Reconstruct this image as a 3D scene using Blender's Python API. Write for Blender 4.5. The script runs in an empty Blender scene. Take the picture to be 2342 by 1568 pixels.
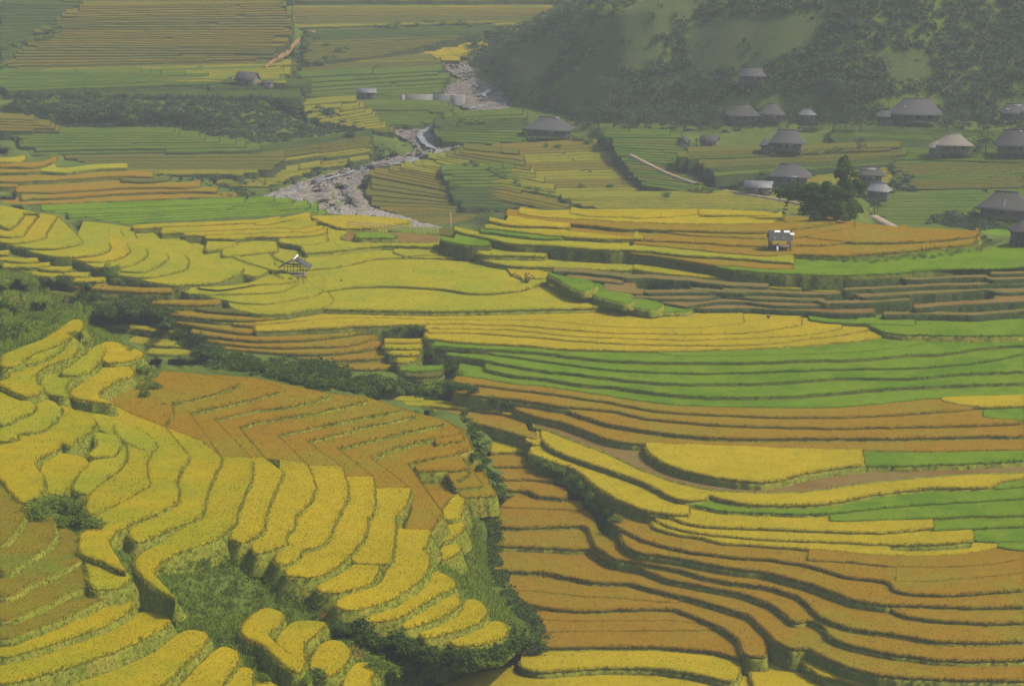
import bpy, math, random
import numpy as np
from mathutils import Vector
from mathutils.geometry import tessellate_polygon
random.seed(7); rng = np.random.default_rng(7)
R = math.radians
scene = bpy.context.scene
COL = scene.collection
CAMZ = 110.0; TH = R(12.0); FL = 1171/math.tan(R(10.0))
CT, ST = math.cos(TH), math.sin(TH)
# ---------------------------------------------------------------- camera geometry helpers
def unproj(P, z):
    P = np.asarray(P, float).reshape(-1, 2)
    a = (P[:, 0]-1171)/FL; b = (784-P[:, 1])/FL
    dx = a; dy = CT+b*ST; dz = -ST+b*CT
    t = (np.asarray(z)-CAMZ)/dz
    return np.stack([dx*t, dy*t, np.zeros(len(P))+z], 1)
def slant(y, z):
    b = (784-y)/FL
    return (z-CAMZ)/(-ST+b*CT)*math.hypot(1, b)
def ppm(y, z): return FL/slant(y, z)

# ---------------------------------------------------------------- object helpers
def tag(o, label=None, cat=None, group=None, kind=None):
    if label: o['label'] = label
    if cat: o['category'] = cat
    if group: o['group'] = group
    if kind: o['kind'] = kind
    return o
class MB:
    """collects geometry, builds ONE mesh"""
    def __init__(s): s.v = []; s.f = []; s.n = 0; s.a = []; s.b = []
    def add(s, V, F, var=.5, stem=0.):
        V = np.asarray(V, float).reshape(-1, 3); k = len(V)
        s.v.append(V)
        F = [tuple(i+s.n for i in f) for f in F] if not isinstance(F, np.ndarray) else (F+s.n)
        s.f.append(F); s.n += k
        s.a.append(np.zeros(k)+var); s.b.append(np.zeros(k)+stem)
    def box(s, c, d, rz=0, var=.5, stem=0.):
        x, y, z = d[0]/2, d[1]/2, d[2]/2
        V = np.array([(i*x, j*y, k*z) for k in (-1, 1) for (i, j) in ((-1, -1), (1, -1), (1, 1), (-1, 1))])
        cz, sz = math.cos(rz), math.sin(rz)
        V = np.stack([V[:, 0]*cz-V[:, 1]*sz, V[:, 0]*sz+V[:, 1]*cz, V[:, 2]], 1)+np.array(c)
        s.add(V, [(3, 2, 1, 0), (4, 5, 6, 7), (0, 1, 5, 4), (1, 2, 6, 5), (2, 3, 7, 6), (3, 0, 4, 7)], var, stem)
    def tube(s, pts, rad, n=6, var=.5):
        pts = [Vector(p) for p in pts]
        rads = rad if hasattr(rad, '__len__') else [rad]*len(pts)
        V = []
        for i, p in enumerate(pts):
            d = (pts[min(i+1, len(pts)-1)]-pts[max(i-1, 0)]).normalized()
            u = d.cross(Vector((0.3, 1, 0.1))).normalized(); w = d.cross(u)
            for k in range(n):
                t = 2*math.pi*k/n
                V.append(p+(u*math.cos(t)+w*math.sin(t))*rads[i])
        F = [(i*n+k, i*n+(k+1) % n, (i+1)*n+(k+1) % n, (i+1)*n+k) for i in range(len(pts)-1) for k in range(n)]
        F.append(tuple(range(n))[::-1]); F.append(tuple((len(pts)-1)*n+k for k in range(n)))
        s.add([tuple(v) for v in V], F, var)
    def build(s, name, mat, parent=None, smooth=False):
        V = np.concatenate(s.v) if s.v else np.zeros((0, 3))
        me = bpy.data.meshes.new(name)
        sizes = []; idx = []
        for F in s.f:
            if isinstance(F, np.ndarray):
                sizes.append(np.full(len(F), F.shape[1])); idx.append(F.reshape(-1))
            else:
                sizes.append(np.array([len(f) for f in F], int)); idx.append(np.array([i for f in F for i in f], int))
        sizes = np.concatenate(sizes); idx = np.concatenate(idx)
        me.vertices.add(len(V)); me.vertices.foreach_set('co', V.astype(np.float32).ravel())
        me.loops.add(len(idx)); me.loops.foreach_set('vertex_index', idx.astype(np.int32))
        me.polygons.add(len(sizes))
        st = np.concatenate([[0], np.cumsum(sizes)[:-1]])
        me.polygons.foreach_set('loop_start', st.astype(np.int32))
        try: me.polygons.foreach_set('loop_total', sizes.astype(np.int32))
        except Exception: pass
        if smooth: me.polygons.foreach_set('use_smooth', np.ones(len(sizes), bool))
        me.update(calc_edges=True)
        for nm, arr in (('var', s.a), ('stem', s.b)):
            at = me.attributes.new(nm, 'FLOAT', 'POINT')
            at.data.foreach_set('value', np.concatenate(arr).astype(np.float32))
        me.materials.append(mat)
        o = bpy.data.objects.new(name, me); COL.objects.link(o)
        if parent: o.parent = parent
        return o
def empty(name, loc, rz=0):
    o = bpy.data.objects.new(name, None); o.location = loc; o.rotation_euler = (0, 0, rz)
    COL.objects.link(o); return o

# ---------------------------------------------------------------- materials
def newmat(name):
    m = bpy.data.materials.new(name); m.use_nodes = True
    nt = m.node_tree; nt.nodes.clear()
    return m, nt.nodes, nt.links
def noise(N, L, scale, detail=3, rough=.6, vec=None):
    n = N.new('ShaderNodeTexNoise'); n.inputs['Scale'].default_value = scale
    n.inputs['Detail'].default_value = detail; n.inputs['Roughness'].default_value = rough
    if vec is None:
        g = N.new('ShaderNodeNewGeometry'); vec = g.outputs['Position']
    L.new(vec, n.inputs['Vector']); return n.outputs['Fac']
def ramp(N, L, fac, stops):
    r = N.new('ShaderNodeValToRGB'); e = r.color_ramp.elements
    while len(e) > 1: e.remove(e[-1])
    e[0].position = stops[0][0]; e[0].color = (*stops[0][1], 1)
    for p, c in stops[1:]:
        k = e.new(p); k.color = (*c, 1)
    L.new(fac, r.inputs['Fac']); return r.outputs['Color']
def mix(N, L, fac, a, b, mode='MIX'):
    m = N.new('ShaderNodeMix'); m.data_type = 'RGBA'; m.blend_type = mode
    for sock, v in ((m.inputs[0], fac), (m.inputs[6], a), (m.inputs[7], b)):
        if isinstance(v, (int, float)): sock.default_value = v
        elif isinstance(v, tuple): sock.default_value = (*v, 1)
        else: L.new(v, sock)
    return m.outputs[2]
def attr(N, name):
    a = N.new('ShaderNodeAttribute'); a.attribute_name = name; return a.outputs['Fac']
def math_(N, L, op, a, b):
    m = N.new('ShaderNodeMath'); m.operation = op
    for i, v in enumerate((a, b)):
        if isinstance(v, (int, float)): m.inputs[i].default_value = v
        else: L.new(v, m.inputs[i])
    return m.outputs[0]
def sc(c, k): return tuple(min(1, x*k) for x in c)
def leafy_out(N, L, col, transl=.3, rough=.7, bump=None, up=0.):
    d = N.new('ShaderNodeBsdfDiffuse'); L.new(col, d.inputs['Color'])
    if up > 0:      # blades of a dense stand shade each other like one soft surface facing the sky
        if bump is None: bump = N.new('ShaderNodeNewGeometry').outputs['Normal']
        a = N.new('ShaderNodeVectorMath'); a.operation = 'SCALE'; L.new(bump, a.inputs[0]); a.inputs['Scale'].default_value = 1-up
        b = N.new('ShaderNodeVectorMath'); b.operation = 'ADD'; L.new(a.outputs[0], b.inputs[0]); b.inputs[1].default_value = (0, 0, up)
        c = N.new('ShaderNodeVectorMath'); c.operation = 'NORMALIZE'; L.new(b.outputs[0], c.inputs[0]); bump = c.outputs[0]
    t = N.new('ShaderNodeBsdfTranslucent'); L.new(col, t.inputs['Color'])
    mx = N.new('ShaderNodeMixShader'); mx.inputs[0].default_value = transl
    L.new(d.outputs[0], mx.inputs[1]); L.new(t.outputs[0], mx.inputs[2])
    o = N.new('ShaderNodeOutputMaterial'); L.new(mx.outputs[0], o.inputs['Surface'])
    if bump is not None: L.new(bump, d.inputs['Normal'])
def bumpn(N, L, h, strength, dist):
    b = N.new('ShaderNodeBump'); b.inputs['Strength'].default_value = strength; b.inputs['Distance'].default_value = dist
    L.new(h, b.inputs['Height']); return b.outputs['Normal']
def crop_mat(name, base, alt, stemc, spk=1.0, third=None):  # stemc: green stem colour, brightened in ripe crops to offset shade on crop sides
    m, N, L = newmat(name)
    patch = noise(N, L, .09, 4, .65)
    fine = noise(N, L, 5.5, 2, .7)
    mid = noise(N, L, 1.1, 3, .6)
    c1 = ramp(N, L, patch, [(.38, base), (.5, alt), (.6, third or alt)])
    c2 = mix(N, L, mid, sc(base, .78), sc(alt, 1.12)) if False else mix(N, L, math_(N, L, 'MULTIPLY', mid, .35), c1, alt)
    f = ramp(N, L, fine, [(.28, (.6, .62, .55)), (.5, (.9, .9, .88)), (.7, (1, 1, 1))])
    c2 = mix(N, L, .9, c2, ramp(N, L, noise(N, L, .45, 4, .7), [(.3, (.84, .86, .8)), (.6, (1, 1, 1))]), 'MULTIPLY')
    c3 = mix(N, L, .8*spk, c2, f, 'MULTIPLY')
    v = attr(N, 'var')
    vv = ramp(N, L, v, [(0, (.76, .8, .7)), (.5, (.93, .93, .93)), (1, (1.0, 1.0, 1.0))])
    c4 = mix(N, L, 1.0, c3, vv, 'MULTIPLY')
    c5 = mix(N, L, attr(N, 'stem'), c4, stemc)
    leafy_out(N, L, c5, .2, bump=bumpn(N, L, fine, .2, .08), up=.68)
    return m
M = {}
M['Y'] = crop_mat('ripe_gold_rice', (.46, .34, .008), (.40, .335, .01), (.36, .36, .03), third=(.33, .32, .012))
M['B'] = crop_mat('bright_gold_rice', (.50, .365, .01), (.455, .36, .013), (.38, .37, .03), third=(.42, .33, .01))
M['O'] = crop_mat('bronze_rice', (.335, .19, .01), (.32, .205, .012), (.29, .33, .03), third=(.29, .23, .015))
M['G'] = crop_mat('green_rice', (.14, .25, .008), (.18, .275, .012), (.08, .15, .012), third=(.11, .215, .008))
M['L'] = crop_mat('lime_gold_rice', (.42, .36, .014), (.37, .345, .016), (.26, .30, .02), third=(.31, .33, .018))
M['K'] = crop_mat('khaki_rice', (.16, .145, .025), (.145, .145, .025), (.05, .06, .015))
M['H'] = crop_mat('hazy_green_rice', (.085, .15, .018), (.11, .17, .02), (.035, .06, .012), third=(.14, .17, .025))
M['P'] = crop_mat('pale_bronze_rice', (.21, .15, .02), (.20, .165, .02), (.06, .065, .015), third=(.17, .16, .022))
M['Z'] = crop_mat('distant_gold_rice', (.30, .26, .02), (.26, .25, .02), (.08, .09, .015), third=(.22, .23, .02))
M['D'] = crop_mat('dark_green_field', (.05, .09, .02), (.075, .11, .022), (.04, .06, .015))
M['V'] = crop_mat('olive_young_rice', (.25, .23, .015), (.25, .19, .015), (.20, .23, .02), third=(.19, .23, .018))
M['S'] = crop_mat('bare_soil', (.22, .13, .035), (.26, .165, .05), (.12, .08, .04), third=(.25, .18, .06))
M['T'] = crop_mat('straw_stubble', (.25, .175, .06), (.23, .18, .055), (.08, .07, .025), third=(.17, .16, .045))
def veg_mat(name, a, b, c, transl=.2, sc_=.5, upn=.45):
    m, N, L = newmat(name)
    n1 = noise(N, L, sc_, 4, .7); n2 = noise(N, L, sc_*6, 2, .6)
    col = ramp(N, L, n1, [(.3, a), (.5, b), (.72, c)])
    col = mix(N, L, .7, col, ramp(N, L, n2, [(.3, (.55, .55, .55)), (.6, (1, 1, 1))]), 'MULTIPLY')
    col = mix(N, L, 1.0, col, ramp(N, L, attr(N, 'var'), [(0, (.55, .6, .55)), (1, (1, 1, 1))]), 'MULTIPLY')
    leafy_out(N, L, col, transl, bump=bumpn(N, L, n2, .6, .3), up=upn)
    return m
M['bank'] = veg_mat('grassy_bank', (.19, .215, .022), (.26, .275, .032), (.35, .28, .045), .15, .35, .62)
M['bankD'] = veg_mat('dark_grassy_bank', (.10, .12, .018), (.14, .16, .025), (.20, .19, .035), .1, .35, .62)  # darker bank colours for the mid-distance terraces
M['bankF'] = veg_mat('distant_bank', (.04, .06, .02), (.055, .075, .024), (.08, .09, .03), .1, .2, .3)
M['leafA'] = veg_mat('bush_leaves', (.11, .17, .02), (.17, .24, .028), (.25, .30, .045), .35, .35)
M['leafD'] = veg_mat('dark_leaves', (.045, .085, .016), (.075, .12, .02), (.12, .16, .03), .25, .3)
M['leafF'] = veg_mat('forest_leaves', (.058, .088, .038), (.07, .10, .042), (.09, .12, .045), .2, .05)
M['grass'] = veg_mat('slope_grass', (.14, .21, .018), (.21, .28, .025), (.30, .31, .04), .25, .25)
M['reed'] = veg_mat('dry_grass', (.16, .15, .05), (.26, .22, .08), (.34, .26, .11), .25, .4)
M['banana'] = veg_mat('banana_leaf', (.14, .30, .06), (.20, .38, .08), (.26, .42, .1), .4, .5)
# terrain: colours chosen by painted land cover attributes
def terrain_mat():
    m, N, L = newmat('hillside_ground')
    n1 = noise(N, L, .12, 5, .7); n2 = noise(N, L, 1.3, 4, .7)
    g = ramp(N, L, n1, [(.3, (.07, .11, .02)), (.5, (.10, .14, .024)), (.7, (.16, .175, .035))])
    g = mix(N, L, .8, g, ramp(N, L, n2, [(.3, (.5, .5, .5)), (.62, (1, 1, 1))]), 'MULTIPLY')
    mead = ramp(N, L, n2, [(.3, (.05, .07, .025)), (.6, (.07, .085, .032)), (.8, (.085, .083, .04))])
    soil = ramp(N, L, n2, [(.3, (.20, .08, .03)), (.7, (.29, .14, .06))])
    c = mix(N, L, attr(N, 'var'), g, mead)
    c = mix(N, L, attr(N, 'stem'), c, soil)
    leafy_out(N, L, c, .05, bump=bumpn(N, L, n2, .8, .5))
    return m
M['terrain'] = terrain_mat()
def simple(name, a, b, scale=3, rough=.8, stretch=None, metal=0):
    m, N, L = newmat(name)
    tc = N.new('ShaderNodeTexCoord'); v = tc.outputs['Object']
    if stretch:
        mp = N.new('ShaderNodeMapping'); mp.inputs['Scale'].default_value = stretch
        L.new(v, mp.inputs['Vector']); v = mp.outputs['Vector']
    n = noise(N, L, scale, 4, .7, v)
    c = ramp(N, L, n, [(.3, a), (.7, b)])
    p = N.new('ShaderNodeBsdfPrincipled'); L.new(c, p.inputs['Base Color'])
    p.inputs['Roughness'].default_value = rough; p.inputs['Metallic'].default_value = metal
    L.new(bumpn(N, L, n, .5, .06), p.inputs['Normal'])
    o = N.new('ShaderNodeOutputMaterial'); L.new(p.outputs[0], o.inputs[0]); return m
M['wood'] = simple('weathered_wood', (.06, .045, .03), (.16, .12, .08), 3, .9, (1, 1, 6))
M['bamboo'] = simple('dry_bamboo', (.42, .30, .16), (.62, .46, .27), 4, .7)
M['plank'] = simple('grey_plank_wall', (.07, .06, .055), (.15, .125, .11), 2.2, .9, (4, 4, .6))
M['roofG'] = simple('grey_shingle_roof', (.032, .031, .034), (.07, .066, .068), 1.6, .9, (1, 3, 3))
M['roofD'] = simple('dark_thatch_roof', (.028, .026, .026), (.06, .055, .053), 1.4, .95, (1, 3, 3))
M['roofL'] = simple('pale_tile_roof', (.12, .11, .085), (.19, .17, .135), 1.4, .85, (1, 3, 3))
M['cement'] = simple('fibre_cement_sheet', (.09, .09, .095), (.17, .17, .175), 1.2, .6)
M['white'] = simple('white_sheet', (.62, .62, .62), (.85, .85, .85), 1.5, .5)
M['concrete'] = simple('old_concrete', (.14, .13, .125), (.25, .235, .22), .6, .9)
M['stone'] = simple('river_boulder', (.16, .14, .125), (.27, .245, .22), .4, .9)
M['dirt'] = simple('trodden_dirt', (.20, .15, .09), (.30, .23, .15), .5, .95)
M['red'] = simple('red_earth', (.17, .08, .025), (.24, .13, .045), .6, .95)
M['cloth'] = simple('dark_cloth', (.02, .02, .03), (.05, .045, .06), 5, .9)
M['blue'] = simple('blue_tarp', (.03, .12, .45), (.05, .2, .6), 3, .5)
M['bark'] = simple('tree_bark', (.07, .055, .04), (.14, .11, .08), 3, .9, (1, 1, .4))
def river_mat():
    m, N, L = newmat('stony_riverbed')
    g = N.new('ShaderNodeNewGeometry')
    vo = N.new('ShaderNodeTexVoronoi'); vo.inputs['Scale'].default_value = .9; L.new(g.outputs['Position'], vo.inputs['Vector'])
    n = noise(N, L, .25, 4, .7)
    c = ramp(N, L, vo.outputs['Distance'], [(.0, (.25, .22, .19)), (.45, (.19, .165, .145)), (.8, (.10, .09, .08))])
    c = mix(N, L, .5, c, ramp(N, L, n, [(.35, (.5, .45, .42)), (.65, (1, .95, .92))]), 'MULTIPLY')
    d = N.new('ShaderNodeBsdfDiffuse'); L.new(c, d.inputs['Color'])
    L.new(bumpn(N, L, vo.outputs['Distance'], 1, -.5), d.inputs['Normal'])
    o = N.new('ShaderNodeOutputMaterial'); L.new(d.outputs[0], o.inputs[0]); return m
M['river'] = river_mat()
def water_mat():
    m, N, L = newmat('white_water')
    n = noise(N, L, 1.2, 4, .8)
    c = ramp(N, L, n, [(.35, (.10, .10, .095)), (.55, (.22, .22, .21)), (.7, (.5, .5, .48))])
    p = N.new('ShaderNodeBsdfPrincipled'); L.new(c, p.inputs['Base Color']); p.inputs['Roughness'].default_value = .25
    L.new(bumpn(N, L, n, .8, .2), p.inputs['Normal'])
    o = N.new('ShaderNodeOutputMaterial'); L.new(p.outputs[0], o.inputs[0]); return m
M['water'] = water_mat()

# ---------------------------------------------------------------- curve helpers
def cr(pts, step=5.0, closed=False):
    """Catmull-Rom resample of a polyline (image units)"""
    P = np.asarray(pts, float)
    n = len(P)
    if n < 3 and not closed:
        k = max(2, int(np.hypot(*(P[1]-P[0]))/step)+1)
        return P[0]+(P[1]-P[0])*np.linspace(0, 1, k)[:, None]
    out = []
    segs = n if closed else n-1
    for i in range(segs):
        p1 = P[i]; p2 = P[(i+1) % n]
        p0 = P[(i-1) % n] if closed else P[max(i-1, 0)]
        p3 = P[(i+2) % n] if closed else P[min(i+2, n-1)]
        d = np.hypot(*(p2-p1)); k = max(1, int(d/step))
        # centripetal-ish: damp tangents to limit overshoot
        m1 = (p2-p0)*.5; m2 = (p3-p1)*.5
        for m in (m1, m2):
            l = np.hypot(*m)
            if l > d: m *= d/l
        t = np.linspace(0, 1, k, endpoint=False)[:, None]
        out.append((2*t**3-3*t**2+1)*p1+(t**3-2*t**2+t)*m1+(-2*t**3+3*t**2)*p2+(t**3-t**2)*m2)
    o = np.concatenate(out)
    if not closed: o = np.concatenate([o, P[-1:]])
    return o
def wob(P, amp):
    n = len(P)
    if n < 3 or amp == 0: return P
    k = rng.normal(0, 1, n+8); k = np.convolve(k, np.ones(5)/2.2, 'same')[4:4+n]
    k2 = rng.normal(0, 1, n//6+12); k2 = np.interp(np.arange(n)/6., np.arange(len(k2)), k2)
    P = P.copy(); P[:, 1] += amp*(.35*k+k2*.8); return P

def inpoly(x, y, P):
    P = np.asarray(P, float); c = np.zeros(x.shape, bool); j = len(P)-1
    for i in range(len(P)):
        xi, yi = P[i]; xj, yj = P[j]
        k = ((yi > y) != (yj > y)) & (x < (xj-xi)*(y-yi)/(yj-yi+1e-9)+xi); c ^= k; j = i
    return c
# ---------------------------------------------------------------- paddies
SOLV = []; SOLF = []; CROPS = {}; BANKS = {}; CTRL = []      # CTRL: (x,y,z,offset)
TUFTS = {}
def znear(z): return 27.5+(z-27)*.76
def crop_mb(zone, col):
    return CROPS.setdefault((zone, col), MB())
def tufts(P, hmin, hmax, w, key, stem_lo=.35, lean=.25):
    n = len(P)
    if n == 0: return
    ang = rng.uniform(0, 2*np.pi, n); h = rng.uniform(hmin, hmax, n)
    lx = rng.normal(0, lean, n)*h; ly = rng.normal(0, lean, n)*h
    vs = []
    for s in (0, 1):
        a = ang+s*1.5
        dx = np.cos(a)*w/2; dy = np.sin(a)*w/2
        b0 = P+np.stack([dx, dy, 0*dx], 1); b1 = P-np.stack([dx, dy, 0*dx], 1)
        t = P+np.stack([lx*(1-1.4*s), ly*(1-1.4*s), h], 1)
        vs.append(np.stack([b0, b1, t], 1).reshape(-1, 3))
    V = np.concatenate(vs)
    F = np.arange(len(V)).reshape(-1, 3)
    var = np.tile(np.repeat(rng.uniform(0, 1, n), 3), 2)
    st = np.tile(np.array([stem_lo, stem_lo, 0.]), 2*n)
    mb = crop_mb(*key) if isinstance(key, tuple) else key
    mb.v.append(V); mb.f.append(F+mb.n); mb.n += len(V); mb.a.append(var); mb.b.append(st)
def sample_tris(V, T, dens):
    A = V[T[:, 0]]; B = V[T[:, 1]]; C = V[T[:, 2]]
    ar = np.linalg.norm(np.cross(B-A, C-A), axis=1)/2
    tot = ar.sum(); n = int(tot*dens)
    if n < 1: return np.zeros((0, 3))
    i = rng.choice(len(T), n, p=ar/tot)
    u = rng.random(n); v = rng.random(n); f = u+v > 1; u[f] = 1-u[f]; v[f] = 1-v[f]
    return A[i]+(B[i]-A[i])*u[:, None]+(C[i]-A[i])*v[:, None]
CH = {'Y': .62, 'B': .62, 'O': .62, 'G': .42, 'L': .6, 'K': .6, 'D': .3, 'H': .42, 'Z': .55, 'P': .55, 'V': .45, 'S': .02, 'T': .05}
def paddy(zone, col, outline, z, crop=None, bund=.3, drop=None, batter=.35, bank='bank', ctrl=True, dens=None, bankmesh=True):
    """one terrace: flat crop top at height z, crop side wall, bund ledge, sloping grass bank"""
    crop = CH[col] if crop is None else crop
    if zone in ('near_spur', 'left_corner'): z = znear(z)
    drop = drop or (2.0 if zone in ('near_spur', 'left_corner') else 2.2)
    O = np.asarray(outline, float)
    W = unproj(O, z)
    xy = W[:, :2]
    # drop duplicates
    keep = [0]
    for i in range(1, len(xy)):
        if np.hypot(*(xy[i]-xy[keep[-1]])) > .05: keep.append(i)
    if np.hypot(*(xy[keep[0]]-xy[keep[-1]])) < .05: keep.pop()
    if len(keep) < 3: return
    O = O[keep]; xy = xy[keep]
    area = .5*np.sum(xy[:, 0]*np.roll(xy[:, 1], -1)-np.roll(xy[:, 0], -1)*xy[:, 1])
    if area < 0: xy = xy[::-1]; O = O[::-1]
    n = len(xy)
    e = np.roll(xy, -1, 0)-xy; L_ = np.maximum(np.hypot(e[:, 0], e[:, 1]), 1e-6)
    en = np.stack([e[:, 1], -e[:, 0]], 1)/L_[:, None]
    nn = en+np.roll(en, 1, 0); nn /= np.maximum(np.hypot(nn[:, 0], nn[:, 1]), .35)[:, None]
    for _ in range(2): nn = (np.roll(nn, 1, 0)+2*nn+np.roll(nn, -1, 0))/4
    zc = z-.1 if crop > .1 else z
    Sd = slant(O[:, 1].mean(), z)
    jn = np.convolve(np.tile(rng.normal(0, 1, n), 3), [.25, .5, .25], 'same')[n:2*n]
    xy = xy+nn*(jn*.07*Sd/300)[:, None]
    V0 = np.column_stack([xy, np.full(n, zc)])
    T = np.array(tessellate_polygon([[Vector((p[0], p[1], 0)) for p in xy]]), int)
    if len(T) == 0: return
    mb = crop_mb(zone, col)
    a_, b_, c_ = xy[T[:, 0]], xy[T[:, 1]], xy[T[:, 2]]
    sg = (b_[:, 0]-a_[:, 0])*(c_[:, 1]-a_[:, 1])-(b_[:, 1]-a_[:, 1])*(c_[:, 0]-a_[:, 0])
    T[sg < 0] = T[sg < 0][:, ::-1]
    mb.add(V0, T.copy(), .45, .0); SOLV.append(V0); SOLF.append(T)
    V1 = np.column_stack([xy+nn*.03, np.full(n, z-crop)])
    ring = np.arange(n); nx = (ring+1) % n
    if crop > .1:
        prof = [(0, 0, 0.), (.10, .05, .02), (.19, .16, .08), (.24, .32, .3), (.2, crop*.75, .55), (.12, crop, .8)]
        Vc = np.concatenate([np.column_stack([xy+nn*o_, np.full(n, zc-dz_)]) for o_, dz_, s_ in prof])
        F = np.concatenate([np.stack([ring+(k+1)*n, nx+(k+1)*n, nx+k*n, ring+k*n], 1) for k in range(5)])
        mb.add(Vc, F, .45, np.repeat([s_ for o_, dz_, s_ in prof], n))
    else:
        V1 = np.column_stack([xy, np.full(n, z-.01)])
    if bankmesh:
        jit = rng.normal(0, .05, n)
        zb = z-crop+.02
        r0 = np.column_stack([xy-nn*.3, np.full(n, zb-.05)])
        r1 = np.column_stack([xy+nn*bund, zb+jit*.5])
        r2 = np.column_stack([xy+nn*(bund+.12+jit)[:, None], np.full(n, zb-.3)])
        r3 = np.column_stack([xy+nn*(bund+batter*drop+jit*2)[:, None], np.full(n, zb-drop)])
        Vb = np.concatenate([r0, r1, r2, r3])
        F = np.concatenate([np.stack([ring+(k+1)*n, nx+(k+1)*n, nx+k*n, ring+k*n], 1) for k in range(3)])
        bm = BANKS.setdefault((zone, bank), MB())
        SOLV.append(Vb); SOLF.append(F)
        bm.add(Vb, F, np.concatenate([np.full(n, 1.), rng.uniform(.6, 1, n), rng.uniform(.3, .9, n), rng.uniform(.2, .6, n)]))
    ym = O[:, 1].mean(); S = slant(ym, z)
    if S < 580 and crop > .1:
        d = dens if dens else (12 if S < 300 else 7 if S < 380 else 4 if S < 470 else 2.2)
        w = .075*max(1, S/260)
        P = sample_tris(V0, T, d)
        # keep only tufts that stand inside the (widened) photographed area
        if len(P): P = P[(np.abs(P[:, 0]) < .21*np.hypot(P[:, 1], CAMZ-z))]
        hh = .75 if col == 'G' else 1.
        P[:, 2] += .0
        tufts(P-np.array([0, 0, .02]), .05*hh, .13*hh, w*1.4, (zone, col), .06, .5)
    # ragged rim
    if crop > .1 and S < 1000:
        seg = .07*max(1, S/300); m = (L_/seg).astype(int)
        m[nn[:, 1] > .25] = 0
        idx = np.repeat(np.arange(n), m)
        if len(idx):
            t = rng.random(len(idx))[:, None]
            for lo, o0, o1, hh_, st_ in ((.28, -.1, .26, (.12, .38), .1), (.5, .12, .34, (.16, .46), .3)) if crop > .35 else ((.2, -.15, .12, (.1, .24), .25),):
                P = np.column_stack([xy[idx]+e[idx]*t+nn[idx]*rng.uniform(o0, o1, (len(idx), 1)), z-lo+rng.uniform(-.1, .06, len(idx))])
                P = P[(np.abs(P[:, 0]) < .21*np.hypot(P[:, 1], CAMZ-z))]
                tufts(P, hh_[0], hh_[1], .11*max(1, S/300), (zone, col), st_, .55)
                t = rng.random(len(idx))[:, None]
    if ctrl:
        s = max(1, int(18/max(1., np.mean(np.hypot(*(np.roll(O, -1, 0)-O).T)))))
        off = .6 if zone in ('near_spur', 'left_corner') else 1.3
        for p in O[::s]: CTRL.append((p[0], p[1]+3, z-.5, off))
        a_, b_ = O.min(0), O.max(0)
        g_ = np.stack(np.meshgrid(np.arange(a_[0]+14, b_[0], 30), np.arange(a_[1]+10, b_[1], 22)), -1).reshape(-1, 2)
        if len(g_):
            g_ = g_[inpoly(g_[:, 0], g_[:, 1], O)]
            for p in g_: CTRL.append((p[0], p[1], z-.5, off))
YB = {}
def lip_y(L_, x):
    P = L_
    o = np.argsort(P[:, 0]); return np.interp(x, P[o, 0], P[o, 1], left=np.nan, right=np.nan)
def fam(zone, lips, zbot, r, back_h=12, bank='bank', wb=.5, step=6, report=None, **kw):
    """lips top->bottom: (colour, pts[, r]).  Heights follow from the visible bank share r."""
    Ls = [wob(cr(l[1], step), wb) for l in lips]
    n = len(Ls); z = [0]*n; z[-1] = zbot
    for i in range(n-2, -1, -1):
        # find the nearest lower lips overlapping
        best = None
        for j in range(i+1, n):
            xs = Ls[i][::3, 0]; yj = lip_y(Ls[j], xs); ok = ~np.isnan(yj)
            if ok.sum() >= 2:
                g = float(np.mean((yj-Ls[i][::3, 1])[ok]))
                if g > 0.5:
                    ri = lips[i][2] if len(lips[i]) > 2 else r
                    cand = z[j]+ri*g/ppm(Ls[i][:, 1].mean(), z[j])
                    best = cand if best is None else max(best, cand) if j <= i+2 else best
                    if j >= i+2: break
        z[i] = best if best is not None else z[i+1]+.3
        z[i] = max(z[i], zbot+.05*(n-i))
    for i in range(n):
        P = Ls[i]
        ys = np.full(len(P), -1e9)
        for j in range(i):
            yj = lip_y(Ls[j], P[:, 0]); ok = ~np.isnan(yj) & (yj < P[:, 1]-.6)
            ys[ok] = np.maximum(ys[ok], yj[ok])
        hb = lips[i][3] if len(lips[i]) > 3 else back_h
        ys = np.where(ys < P[:, 1]-4*hb, P[:, 1]-hb, ys)
        B = np.column_stack([P[:, 0], ys])[::-1]
        B[0, 1] = max(B[0, 1], P[-1, 1]-hb*1.2); B[-1, 1] = max(B[-1, 1], P[0, 1]-hb*1.2)
        k2 = dict(kw)
        paddy(zone, lips[i][0], np.concatenate([P, B]), z[i], bank=bank, **k2)
    if report: print('FAM', report, [round(q, 1) for q in z])
    return z
def poly(zone, col, pts, z, **kw):
    paddy(zone, col, cr(pts, 5, closed=True), z, **kw)
FARC = dict(G='H', O='P', T='P', Y='Z', L='Z')
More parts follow.
